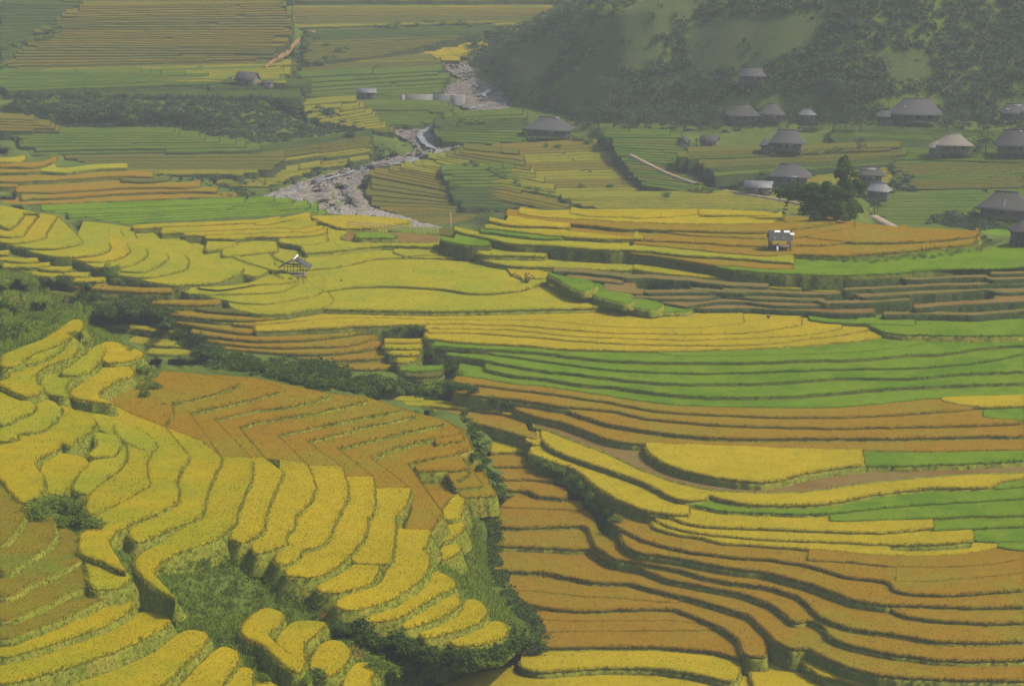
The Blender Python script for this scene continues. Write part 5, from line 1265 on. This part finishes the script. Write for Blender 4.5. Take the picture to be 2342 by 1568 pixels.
# small weed clumps: leafy tussocks scattered on the steep slope (stuff)
wd = MB(); WV, WF, Wv = leaf_cloud(60, [(0, 0, .3, .5), (.3, .2, .2, .35), (-.3, .1, .25, .35)], .2)
Pw = []
for _ in range(1700):
    x = random.uniform(240, 1200); y = random.uniform(1230, 1568)
    if inpoly(np.array([x]), np.array([y]), [(290,1250),(480,1240),(620,1280),(740,1350),(850,1410),(1000,1450),(1180,1430),(1220,1500),(1000,1568),(560,1568),(420,1440)])[0]: Pw.append((x, y))
for _ in range(420):
    x = random.uniform(-30, 350); y = random.uniform(610, 910)
    if inpoly(np.array([x]), np.array([y]), [(-40,615),(60,630),(150,705),(215,725),(330,845),(345,900),(300,905),(210,790),(170,750),(60,790),(-40,825)])[0]: Pw.append((x, y))
for _ in range(220):
    x = random.uniform(990, 1230); y = random.uniform(1120, 1480)
    if inpoly(np.array([x]), np.array([y]), [(1040,1120),(1075,1160),(1115,1250),(1135,1350),(1215,1440),(1190,1480),(1100,1400),(1050,1300),(1020,1200)])[0]: Pw.append((x, y))
Pw = np.array(Pw); Pq = [hit(*q_) for q_ in Pw]; Pq = np.array([q_ for q_, w_ in zip(Pq, Pw) if q_.z < gz(*w_)+.5])
for p in Pq:
    s = random.uniform(.45, 1.35); a = random.uniform(0, 6.28); c_, s_ = math.cos(a), math.sin(a)
    V = WV*np.array([s, s, s*.8]); V = np.column_stack([V[:, 0]*c_-V[:, 1]*s_, V[:, 0]*s_+V[:, 1]*c_, V[:, 2]])
    wd.add(V+p-np.array([0, 0, .1]), WF, Wv*random.uniform(.4, 1))
tag(wd.build('weeds', M['leafA']), 'low leafy weeds scattered over the steep near slopes', 'weeds', None, 'stuff')

# banana and palm plants
def banana(x, y, hpx, label, n=9, name='banana_plant', upright=.7, cat='banana plant'):
    p = at(x, y, 0); h = hpx/ppm(y, p.z); e = empty(name, p)
    st = MB(); st.tube([(0, 0, -.3), (0, 0, h*.35)], [.12*h*.25, .08*h*.25]); st.build('stem', M['bark'], e)
    for i in range(n):
        a = 6.28*i/n+random.uniform(-.3, .3); L_ = h*random.uniform(.6, .8); up = random.uniform(upright-.25, upright+.25); mb = MB(); V = []
        for t in np.linspace(0, 1, 7):
            r = L_*t*math.cos(up)*(1); z = h*.3+L_*(math.sin(up)*t-.25*t*t); w = .12*L_*math.sin(math.pi*min(1, t*.9+.08))
            V += [(r*math.cos(a)-w*math.sin(a), r*math.sin(a)+w*math.cos(a), z-.03), (r*math.cos(a), r*math.sin(a), z), (r*math.cos(a)+w*math.sin(a), r*math.sin(a)-w*math.cos(a), z-.03)]
        mb.add(V, [(3*k+j, 3*k+3+j, 3*k+4+j, 3*k+1+j) for k in range(6) for j in (0, 1)]); mb.build('leaf', M['banana'], e)
    tag(e, label, cat)
banana(1592, 334, 36, 'pale green banana plant between the two small sheds', 10)
banana(2226, 338, 32, 'bright banana plant at the right end of the pale-roofed house', 7, upright=1.1)
banana(527, 190, 32, 'palm-like banana plant left of the distant thatched hut', 10, upright=.6)
banana(1700, 190, 24, 'banana plant on the hazy slope left of the highest roof', 8)
banana(1680, 204, 22, 'lower banana plant on the hazy wooded slope', 8)

# ---------------------------------------------------------------- buildings
def hip_roof(w, d, h, ridge, over=0, gable=.25, thick=.18, curve=.06, n=6):
    """hip-and-gable roof, ridge along x"""
    V = []; rings = []
    for k in range(n+1):
        t = k/n; c = t-curve*math.sin(math.pi*t)
        hx = w/2*(1-t)+ridge/2*t; hy = d/2*(1-t)+.03*t
        rings.append([(-hx, -hy, h*c), (hx, -hy, h*c), (hx, hy, h*c), (-hx, hy, h*c)])
    for r in rings: V += r
    F = [(4*k+i, 4*k+(i+1) % 4, 4*k+4+(i+1) % 4, 4*k+4+i) for k in range(n) for i in range(4)]
    F.append((4*n, 4*n+1, 4*n+2, 4*n+3)); b = len(V)
    V += [(x, y, -thick) for x, y, z in rings[0]]
    F += [(b+i, b+(i+1) % 4, (i+1) % 4, i) for i in range(4)]; F.append((b+3, b+2, b+1, b))
    return V, F
def stilt_house(x, y, wpx, label, rz=0., roof='roofG', rh=.30, ridge=.5, depth=.62, wall=.14, stilts=.1, patch=None, group='thatched stilt houses', annex=None, cap=False):
    """y: image row of the ground line in front"""
    p = at(x, y, .2); w = .93*wpx/ppm(y, p.z); e = empty('stilt_house', p, rz)
    d = w*depth; hw = max(1.8, w*wall); hs = max(.7, w*stilts)
    mb = MB(); 
    for i in range(5):
        for j in (-1, 0, 1): mb2 = MB(); mb2.tube([(w*.39*(i-2)/2, d*.36*j, -1.5), (w*.39*(i-2)/2, d*.36*j, hs+.1)], .13); mb2.build('post', M['wood'], e)
    mb.box((0, 0, hs+hw/2), (w*.8, d*.76, hw)); mb.box((0, 0, hs+.02), (w*.86, d*.84, .16)); wl_ = mb.build('wall', M['plank'], e)
    for i in (-1, 0, 1):
        wn = MB(); wn.box((w*.22*i, -d*.38-.03, hs+hw*.6), (w*.07, .08, hw*.4)); wn.build('window', M['cloth'], wl_)
    V, F = hip_roof(w, d*1.12, w*rh, w*ridge, gable=.2)
    rf = MB(); rf.add(np.array(V)+np.array([0, 0, hs+hw]), F); ro = rf.build('roof', M[roof], e)
    rd = MB(); rd.tube([(-w*ridge/2-.2, 0, hs+hw+w*rh+.05), (w*ridge/2+.2, 0, hs+hw+w*rh+.05)], .16, 6); rd.build('ridge_cap', M['cement' if cap else roof], ro)
    zr = hs+hw
    for (u, v, pw, ph) in (patch or []):      # pale repair sheets lying on the front roof slope
        c = v-.06*math.sin(math.pi*v); yy = -(d*.56*(1-v)+.03*v); zz3 = zr+w*rh*c+.12
        sl = math.atan2(w*rh, d*.56); pm = MB()
        x0 = w*u; a = pw*w/2; b = ph*w/2
        pm.add([(x0-a, yy-b*math.cos(sl), zz3-b*math.sin(sl)), (x0+a, yy-b*math.cos(sl), zz3-b*math.sin(sl)), (x0+a*.9, yy+b*math.cos(sl), zz3+b*math.sin(sl)), (x0-a, yy+b*math.cos(sl), zz3+b*math.sin(sl)),
                (x0-a, yy-b*math.cos(sl), zz3-b*math.sin(sl)-.05), (x0+a, yy-b*math.cos(sl), zz3-b*math.sin(sl)-.05), (x0+a*.9, yy+b*math.cos(sl), zz3+b*math.sin(sl)-.05), (x0-a, yy+b*math.cos(sl), zz3+b*math.sin(sl)-.05)],
               [(0, 1, 2, 3), (7, 6, 5, 4), (0, 4, 5, 1), (1, 5, 6, 2), (2, 6, 7, 3), (3, 7, 4, 0)])
        pm.build('roof_sheet', M['cement'], ro)
    if annex:
        ax, aw, ah = annex
        V, F = hip_roof(aw*w, d*.8, ah*w, aw*w*.4)
        am = MB(); am.add(np.array(V)+np.array([ax*w, -d*.1, hs+hw*.7]), F); an = am.build('side_roof', M[roof], e)
        bm_ = MB(); bm_.box((ax*w, -d*.1, hs*.5+hw*.35-.3), (aw*w*.75, d*.55, hs+hw*.7+.6)); bm_.build('side_wall', M['plank'], e)
    tag(e, label, 'house', group); return e
stilt_house(1255, 322, 120, 'stilt house with broad grey thatch and white ridge sheet beside the river fields', R(-14), 'roofG', .23, .36, patch=[(.16, .96, .13, .06)], wall=.13)
stilt_house(1800, 352, 88, 'house with tall grey hipped roof and pale ridge above the terraces', R(-8), 'roofG', .34, .5, patch=[(-.18, .98, .16, .03), (.14, .99, .08, .03)], annex=(-.58, .36, .16))
stilt_house(2180, 357, 92, 'house with pale cream flared roof and short ridge', R(2), 'roofL', .27, .34, wall=.17, annex=(-.5, .36, .13))
stilt_house(2330, 360, 118, 'house with plain grey roof cut by the right edge, beside the cream-roofed house', R(0), 'roofD', .30, .62, patch=[(.0, .93, .1, .05)])
stilt_house(2095, 288, 132, 'large hazy house with wide grey flared roof at the foot of the mountain', R(0), 'roofG', .26, .5, patch=[(-.24, .55, .03, .05)], annex=(-.58, .34, .09), wall=.11)
stilt_house(1700, 288, 84, 'hazy dark-roofed house half hidden by trees, left of its steeper twin', R(10), 'roofD', .30, .3, wall=.1)
stilt_house(1765, 284, 66, 'hazy steep grey-roofed house half hidden by trees', R(-4), 'roofG', .38, .3, wall=.1)
stilt_house(1846, 285, 44, 'small hazy house with bright white sheet roof', R(0), 'cement', .28, .5, wall=.2)
stilt_house(2322, 282, 80, 'hazy house with white repair sheets on its roof at the right edge', R(0), 'roofG', .26, .6, patch=[(.02, .85, .3, .06), (.2, .45, .14, .06), (-.3, .5, .16, .05)])
stilt_house(1720, 196, 66, 'highest hazy grey roof on the wooded slope', R(0), 'roofG', .28, .7, wall=.1)
stilt_house(1806, 430, 104, 'house with grey flared roof and white ridge sheets beside the yellow steps', R(-10), 'roofG', .26, .42, patch=[(.0, .97, .3, .03), (.06, .05, .28, .035)], wall=.14)
stilt_house(1990, 425, 70, 'low house with white upper roof sheet behind the tall tree', R(-6), 'roofD', .24, .6, patch=[(-.05, .82, .5, .12)], wall=.2)
stilt_house(2008, 462, 62, 'house with plain pale grey roof just right of the tall tree', R(-25), 'cement', .30, .55, wall=.15)
stilt_house(2300, 507, 140, 'large brown-grey roofed house with a white strip along its hip near the right edge', R(-24), 'roofD', .27, .38, wall=.11, patch=[(.02, .35, .025, .22)])
stilt_house(2338, 562, 66, 'grey pyramid roof cut by the right edge beside the bright green field', R(0), 'roofD', .42, .08, wall=.12, depth=.9)
def gable_hut(name, x, y, wpx, label, rz=0, roof='roofG', wallm='plank', hpx=None, depth=.7, pitch=.3, cat='hut', group=None, dz=.1):
    p = at(x, y, dz); w = wpx/ppm(y, p.z); h = (hpx or wpx*.35)/ppm(y, p.z); e = empty(name, p, rz); d = w*depth
    b = MB(); b.box((0, 0, h/2-.5), (w*.86, d*.8, h+1)); 
    b.add([(-w*.43, -d*.4, h), (-w*.43, d*.4, h), (-w*.43, 0, h+w*pitch*.8), (w*.43, -d*.4, h), (w*.43, d*.4, h), (w*.43, 0, h+w*pitch*.8)], [(0, 2, 1), (3, 4, 5)])
    wl_ = b.build('wall', M[wallm], e)
    dr = MB(); dr.box((w*.1, -d*.4-.04, h*.4), (w*.14, .08, h*.75)); dr.build('door', M['cloth'], wl_)
    z = h+w*pitch; 
    for s in (-1, 1):
        r = MB(); r.add([(-w/2, s*d*.56, h-.12), (w/2, s*d*.56, h-.12), (w/2, 0, z), (-w/2, 0, z), (-w/2, s*d*.56, h-.24), (w/2, s*d*.56, h-.24), (w/2, 0, z-.14), (-w/2, 0, z-.14)],
              [(0, 1, 2, 3), (7, 6, 5, 4), (0, 4, 5, 1), (1, 5, 6, 2), (2, 6, 7, 3), (3, 7, 4, 0)]); r.build('roof', M[roof], e)
    tag(e, label, cat, group); return e
gable_hut('shed', 838, 223, 46, 'small shed with grey sheet roof standing alone left of the long wall', R(4), 'cement', hpx=13, pitch=.18)
gable_hut('hut', 566, 193, 50, 'dark thatched hut in the distant yellow terraces', R(-20), 'roofD', hpx=12, pitch=.32)
gable_hut('hut', 612, 196, 26, 'low stone hut right of the distant thatched hut', R(0), 'roofD', 'concrete', hpx=7, pitch=.15)
gable_hut('shed', 1563, 336, 34, 'small brown shed left of the banana plant', R(70), 'roofD', hpx=12, pitch=.3)
gable_hut('shed', 1622, 334, 42, 'small brown-roofed shed right of the banana plant', R(-10), 'roofD', hpx=12, pitch=.3)
gable_hut('shed', 1735, 443, 66, 'low grey shed with a pale sheet on its roof below the flared-roof house', R(-12), 'cement', hpx=18, pitch=.17)
gable_hut('shelter', 1610, 416, 20, 'tiny white-roofed shelter on the footpath', R(30), 'white', hpx=8, pitch=.3)
# long concrete wall, weir
def slab(name, pts, zt, zb, thick, mat, label, cat, parts=None):
    """upright wall whose top edge follows pts [(x,y,z)]"""
    A = [unproj([(x, y)], z)[0] for x, y, z in pts]; mb = MB()
    for a, b in zip(A[:-1], A[1:]):
        d = b-a; d[2] = 0; d /= np.linalg.norm(d); nrm = np.array([-d[1], d[0], 0])*thick
        V = []
        for q in (a, b): V += [q, q+nrm, np.array([q[0], q[1], zb]), np.array([q[0], q[1], zb])+nrm]
        mb.add(V, [(0, 4, 5, 1), (0, 2, 6, 4), (1, 5, 7, 3), (0, 1, 3, 2), (4, 6, 7, 5)])
    o = mb.build(name, mat); tag(o, label, cat); return o
slab('retaining_wall', [(918,219,7.6),(926,217,7.8),(990,217,7.8),(1060,218,7.8)], 0, 2, 1.2, M['concrete'], 'long grey concrete wall between the green fields and the river', 'wall')
slab('sluice_house', [(1030,219,7.75),(1061,219.5,7.75)], 0, 3.2, 2.4, M['concrete'], 'squat concrete block at the right end of the long wall', 'wall')
op = MB(); q = unproj([(1040,237)], 4.6)[0]; op.box((q[0], q[1]-1.0, q[2]), (1.2, .5, 1.6)); tag(op.build('sluice_gate', M['cloth']), 'dark sluice opening in the concrete block by the river', 'gate')
slab('weir', [(1062,233,5.2),(1110,234,5.2),(1166,233,5.2)], 0, 3.4, .8, M['concrete'], 'low dark weir across the stony river', 'weir')

# ---------------------------------------------------------------- the open field hut
def open_hut():
    p = Vector(unproj([(676,634)], H0+.1)[0]); q = ppm(634, H0+.1); u = 1/q      # metres per image unit
    e = empty('field_hut', p, R(-6)); W = 44*u; D = 2.6
    fl = 8*u; ev = 28*u; rdg = 44*u
    for i, xx in enumerate((-.5, -.17, .17, .5)):
        for yy in (-D/2, D/2):
            mb = MB(); mb.tube([(W*xx, yy, -.3), (W*xx, yy, ev if abs(xx) > .3 else ev+4*u)], .055); mb.build('post', M['wood'], e)
    mb = MB(); mb.box((0, 0, fl), (W*1.06, D*1.04, .12)); fo_ = mb.build('platform', M['bamboo'], e)
    mb = MB(); mb.box((-W*.05, -D/2-.05, fl-.28), (W*.9, .06, .45)); mb.build('side_board', M['bamboo'], fo_)
    mb = MB(); mb.tube([(-W*.55, -D/2, fl+.32), (W*.58, -D/2, fl+.24)], .06); mb.tube([(-W*.55, D/2, fl+.3), (W*.55, D/2, fl+.3)], .05); mb.build('rail', M['wood'], e)
    for yy in (-D/2, D/2):
        mb = MB()
        mb.tube([(-W*.6, yy, ev), (W*.6, yy, ev)], .055); mb.tube([(-W*.4, yy, ev+5*u), (W*.4, yy, ev+5*u)], .04); mb.tube([(0, yy, ev), (0, yy, rdg)], .05)
        mb.tube([(-W*.8, yy, ev-3*u), (0, yy, rdg-.05)], .05); mb.tube([(W*.8, yy, ev-3*u), (0, yy, rdg-.05)], .05)
        mb.build('roof_frame', M['wood'], e)
    # roof: ridge runs away from the viewer and to the right
    for s in (-1, 1):
        r = MB(); y0, y1 = -D*.62, D*.62
        V = []
        for zoff in (.06, -.02):
            V += [(s*W*.82, y0, ev-3.5*u+zoff), (s*W*.82, y1, ev-3.5*u+zoff), (0, y1, rdg+zoff), (0, y0, rdg+zoff)]
        r.add(V, [(0, 1, 2, 3), (7, 6, 5, 4), (0, 4, 5, 1), (1, 5, 6, 2), (2, 6, 7, 3), (3, 7, 4, 0)])
        ro = r.build('roof', M['roofG'], e)
        for k in range(3):
            t = random.uniform(.2, .8); yy = random.uniform(y0+.4, y1-.4); pm = MB()
            pm.box((s*W*.82*t, yy, rdg-(rdg-ev+3.5*u)*t+.1), (.5, .35, .03)); 
            if s > 0: pm.build('roof_sheet', M['cement'], ro)
    mb = MB(); mb.tube([(0, -D*.62, rdg+.1), (0, D*.62, rdg+.1)], .11); mb.tube([(0, D*.3, rdg+.12), (0, D*.66, rdg+.16)], [.1, .22]); mb.build('ridge_cap', M['white'], e)
    mb = MB()
    for s in (-.12, .12): mb.tube([(W*.25+s, -D/2-.9, -.2), (W*.18+s, -D/2, fl)], .04)
    for t in np.linspace(.15, .9, 5): mb.tube([(W*.25-.14-.07*W*t, -D/2-.9+.9*t, -.2+(fl+.2)*t), (W*.25+.14-.07*W*t, -D/2-.9+.9*t, -.2+(fl+.2)*t)], .03)
    mb.build('ladder', M['wood'], e)
    tag(e, 'open bamboo hut on stilts with gabled grey roof in the large golden field', 'hut')
open_hut()
def sheet_shelter():
    zb = zT[6]-.5
    p = Vector(unproj([(1783,571)], zb)[0]); u = 1/ppm(571, zb); e = empty('field_shelter', p, R(3)); W = 44*u; D = 2.6
    ev = 27*u; rdg = 45*u
    for xx in (-.5, .5):
        for yy in (-D/2, D/2):
            mb = MB(); mb.box((W*xx, yy, ev/2-.3), (.26, .26, ev+.6)); mb.build('post', M['wood'], e)
    mb = MB(); mb.box((0, 0, 8*u), (W*1.0, D, .14)); mb.build('platform', M['wood'], e)
    mb = MB(); mb.box((0, D*.3, 5*u), (W*.95, .1, 9*u)); mb.build('back_board', M['plank'], e)
    for s in (-1, 1):
        r = MB(); V = []
        nx_ = 24
        for i in range(nx_+1):
            x = W*1.22*(i/nx_-.5); w_ = .035*math.sin(i*math.pi)
            zz4 = .05*math.cos(i*math.pi)
            V += [(x, s*D*.72, ev-2*u+zz4), (x, 0, rdg+zz4)]
        r.add(V, [(2*i, 2*i+2, 2*i+3, 2*i+1) for i in range(nx_)]); ro = r.build('roof', M['roofG'], e)
        if s < 0:
            for (xx, t, w_) in ((-.36, .22, .1), (.08, .22, .1), (-.3, .85, .3), (.2, .82, .3), (.5, .6, .22)):
                pm = MB(); y_ = -D*.72*(1-t); z_ = ev-2*u+(rdg-ev+2*u)*t
                h_ = .22; sl = math.atan2(rdg-ev+2*u, D*.72)
                pm.add([(W*xx, y_-h_*math.cos(sl), z_-h_*math.sin(sl)+.1), (W*(xx+w_), y_-h_*math.cos(sl), z_-h_*math.sin(sl)+.1), (W*(xx+w_), y_+h_*math.cos(sl), z_+h_*math.sin(sl)+.1), (W*xx, y_+h_*math.cos(sl), z_+h_*math.sin(sl)+.1)], [(0, 1, 2, 3)])
                pm.build('roof_sheet', M['cement' if t < .5 else 'white'], ro)
    tag(e, 'sheet-roofed field shelter on posts at the edge of the bronze hillock', 'shelter')
    sk = MB()
    for i in range(7): sk.tube([(random.uniform(-.5, .5), random.uniform(-.3, .3), .1), (random.uniform(-.3, .3), random.uniform(-.2, .2), .38)], [.34, .12], 7)
    o = sk.build('straw_sacks', M['bamboo']); o.location = (p.x, p.y-.4, p.z+8*u+.05); tag(o, 'pale sacks heaped on the platform of the sheet-roofed shelter', 'sacks')
    j = MB(); j.tube([(0, 0, 0), (0, 0, .35), (0, 0, .62), (0, 0, .8)], [.2, .22, .16, .09], 10); o = j.build('jar', M['white']); o.location = (p.x-W*.18, p.y-D*.7, p.z+.1); tag(o, 'small white container standing under the sheet-roofed shelter', 'container')
sheet_shelter()
# bamboo fence
def fence():
    P = [(795,515),(840,518),(880,522),(920,527),(960,530),(1003,534)]
    zf_ = zU+.3; W = [Vector(unproj([p], zf_)[0]) for p in cr(P, 7)]
    e = empty('bamboo_fence', W[0])
    for k, w in enumerate(W):
        mb = MB(); v = w-W[0]; hgt = random.uniform(.6, .95)
        mb.tube([(v.x, v.y, -.8), (v.x+random.uniform(-.08, .08), v.y, hgt)], .045, 5); mb.build('post', M['bamboo'], e)
    for h_ in (.18, .5, .75):
        mb = MB(); mb.tube([(w.x-W[0].x, w.y-W[0].y, h_+random.uniform(-.05, .05)) for w in W], .05, 5); mb.build('rail', M['bamboo'], e)
    tag(e, 'pale bamboo fence behind the brown bare field', 'fence')
fence()
def pole(x, y, hpx, label, cross=False, rad=.09, mat='concrete'):
    p = at(x, y, 0); h = hpx/ppm(y, p.z); e = empty('utility_pole', p); mb = MB(); mb.tube([(0, 0, -1), (0, 0, h)], [rad*1.3, rad*.8]); mb.build('pole', M[mat], e)
    if cross: c = MB(); c.box((0, 0, h*.93), (1.2, .1, .1)); c.build('crossarm', M['wood'], e)
    tag(e, label, 'pole')
pole(1031, 533, 48, 'thin pale pole standing in the fields near the hillock', rad=.07, mat='bamboo')
pole(1957, 325, 36, 'pale utility pole in front of the dark trees', True)
pole(2229, 222, 36, 'pale utility pole on the hazy slope above the large house', True)
pole(1765, 323, 24, 'short pale post left of the tall grey-roofed house', True)
# dry broken stalks in the golden fields
def stalks(x, y, hpx, wpx, label, z=None, n=7, mat='wood'):
    z = z if z is not None else gz(x, y); p = Vector(unproj([(x, y)], z-.5)[0]); q = ppm(y, z); h = hpx/q; w = wpx/q; e = MB()
    for i in range(n):
        dx = random.uniform(-.5, .5)*w; top_ = random.uniform(.6, 1)*h
        e.tube([(dx*.2, 0, 0), (dx*.5, random.uniform(-.1, .1), top_*.7), (dx, random.uniform(-.2, .2), top_), (dx*1.35, random.uniform(-.2, .2), top_*random.uniform(.6, .8))], [.07, .06, .09, .03], 5)
    o = e.build('dry_stalks', M[mat]); o.location = p; tag(o, label, 'plant')
random.seed(3)
stalks(1200, 655, 34, 50, 'dark withered stalks standing in the large golden field', H0+.3, 10)
stalks(1585, 708, 10, 22, 'low dark bent stalks at the back of the oval golden fan', zK[1]+.3, 6)
stalks(1757, 728, 9, 14, 'small dry stalk in the right part of the oval golden fan', zK[1]+.3, 4)
stalks(1243, 1320, 26, 8, 'lone green seedling standing in the lower bronze terrace', zK[-8], 3, 'leafA')
tp = MB(); tp.box((0, 0, .4), (1.6, 1.2, .8)); tp.tube([(-.8, 0, .8), (.8, .1, .9)], .3); o = tp.build('tarpaulin', M['blue']); o.location = at(2134, 352, 0); tag(o, 'blue tarpaulin heap left of the cream-roofed house', 'tarpaulin')
# ---------------------------------------------------------------- the person on the red path
def person():
    p = at(48, 690, .0); z = 1.25/1.65
    pts = {'pel': (0, 0, .88), 'chest': (0, .03, 1.2), 'neck': (0, 0, 1.42), 'head0': (0, -.01, 1.5), 'head1': (0, -.03, 1.62), 'crown': (0, 0, 1.7),
           'lh': (-.09, 0, .84), 'lk': (-.1, -.03, .48), 'la': (-.1, .04, .08), 'lt': (-.1, -.12, .03),
           'rh': (.09, 0, .84), 'rk': (.1, -.1, .5), 'ra': (.1, .0, .09), 'rt': (.1, -.16, .04),
           'ls': (-.18, .01, 1.36), 'le': (-.24, .02, 1.1), 'lw': (-.2, -.08, .88), 'lf': (-.2, -.12, .8),
           'rs': (.18, .01, 1.36), 're': (.25, .0, 1.1), 'rw': (.2, -.14, .95), 'rf': (.19, -.2, .88)}
    rad = dict(pel=.15, chest=.16, neck=.06, head0=.09, head1=.11, crown=.07, lh=.1, lk=.075, la=.05, lt=.035, rh=.1, rk=.075, ra=.05, rt=.035, ls=.07, le=.05, lw=.04, lf=.03, rs=.07, re=.05, rw=.04, rf=.03)
    E = [('pel','chest'),('chest','neck'),('neck','head0'),('head0','head1'),('head1','crown'),('pel','lh'),('lh','lk'),('lk','la'),('la','lt'),('pel','rh'),('rh','rk'),('rk','ra'),('ra','rt'),('chest','ls'),('ls','le'),('le','lw'),('lw','lf'),('chest','rs'),('rs','re'),('re','rw'),('rw','rf')]
    k = list(pts); me = bpy.data.meshes.new('person'); me.from_pydata([tuple(c*z for c in pts[n]) for n in k], [(k.index(a), k.index(b)) for a, b in E], [])
    o = bpy.data.objects.new('person', me); COL.objects.link(o)
    o.modifiers.new('skin', 'SKIN'); me.skin_vertices.new() if not me.skin_vertices else None
    for i, n in enumerate(k): me.skin_vertices[0].data[i].radius = (rad[n]*z, rad[n]*z)
    me.skin_vertices[0].data[0].use_root = True
    s = o.modifiers.new('sub', 'SUBSURF'); s.levels = 2; s.render_levels = 2
    me.materials.append(M['cloth']); o.location = p; o.rotation_euler = (0, 0, R(25))
    hd = MB(); hd.tube([(0, .01, 1.53*z), (0, .03, 1.62*z), (0, .01, 1.73*z)], [.09*z, .125*z, .05*z], 8); hd.build('hair', M['cloth'], o)
    tag(o, 'small figure in dark clothes standing on the red path of the near hillock', 'person')
person()

# ================================================================ LIGHT, AIR, CAMERA
SUN_EL, SUN_AZ = 50., 92.      # azimuth clockwise from the view direction (+Y)
w = bpy.data.worlds.new('World'); scene.world = w; w.use_nodes = True
nt = w.node_tree; nt.nodes.clear()
sky = nt.nodes.new('ShaderNodeTexSky'); sky.sky_type = 'NISHITA'; sky.sun_disc = False
sky.sun_elevation = R(SUN_EL); sky.sun_rotation = R(SUN_AZ); sky.air_density = 1.; sky.dust_density = 3.
bg = nt.nodes.new('ShaderNodeBackground'); bg.inputs['Strength'].default_value = .15
ow = nt.nodes.new('ShaderNodeOutputWorld'); nt.links.new(sky.outputs[0], bg.inputs[0]); nt.links.new(bg.outputs[0], ow.inputs[0])
sd = bpy.data.lights.new('sun', 'SUN'); sd.energy = 3.5; sd.angle = R(.6); sd.color = (1, .88, .66)
so = bpy.data.objects.new('sun', sd); COL.objects.link(so)
dirv = Vector((math.sin(R(SUN_AZ))*math.cos(R(SUN_EL)), math.cos(R(SUN_AZ))*math.cos(R(SUN_EL)), math.sin(R(SUN_EL))))
so.rotation_euler = dirv.to_track_quat('Z', 'Y').to_euler(); so.location = (100, 300, 200)
# haze
hz = MB(); hz.box((0, 640, 66), (1100, 1400, 190)); m, N, L = newmat('valley_haze')
pv = N.new('ShaderNodeVolumePrincipled'); pv.inputs['Color'].default_value = (.84, .94, .95, 1); pv.inputs['Density'].default_value = 0.00023
pv.inputs['Anisotropy'].default_value = .0
o = N.new('ShaderNodeOutputMaterial'); L.new(pv.outputs[0], o.inputs['Volume'])
ho = hz.build('haze', m); tag(ho, 'thin blue grey haze filling the valley', 'haze', None, 'stuff')
cd = bpy.data.cameras.new('camera'); cam = bpy.data.objects.new('camera', cd); COL.objects.link(cam)
cam.location = (0, 0, CAMZ); cam.rotation_euler = (R(90)-TH, 0, 0); cd.lens = 18/math.tan(R(10)); cd.sensor_width = 36
cd.clip_start = 1; cd.clip_end = 6000; scene.camera = cam
scene.view_settings.view_transform = 'Standard'; scene.view_settings.look = 'None'; scene.view_settings.gamma = 1; scene.view_settings.exposure = 0.28
scene.render.engine = 'CYCLES'
print('ZS', 'H0', round(H0, 2), 'verts', sum(len(o.data.vertices) for o in bpy.data.objects if o.type == 'MESH'), 'objs', len(bpy.data.objects))
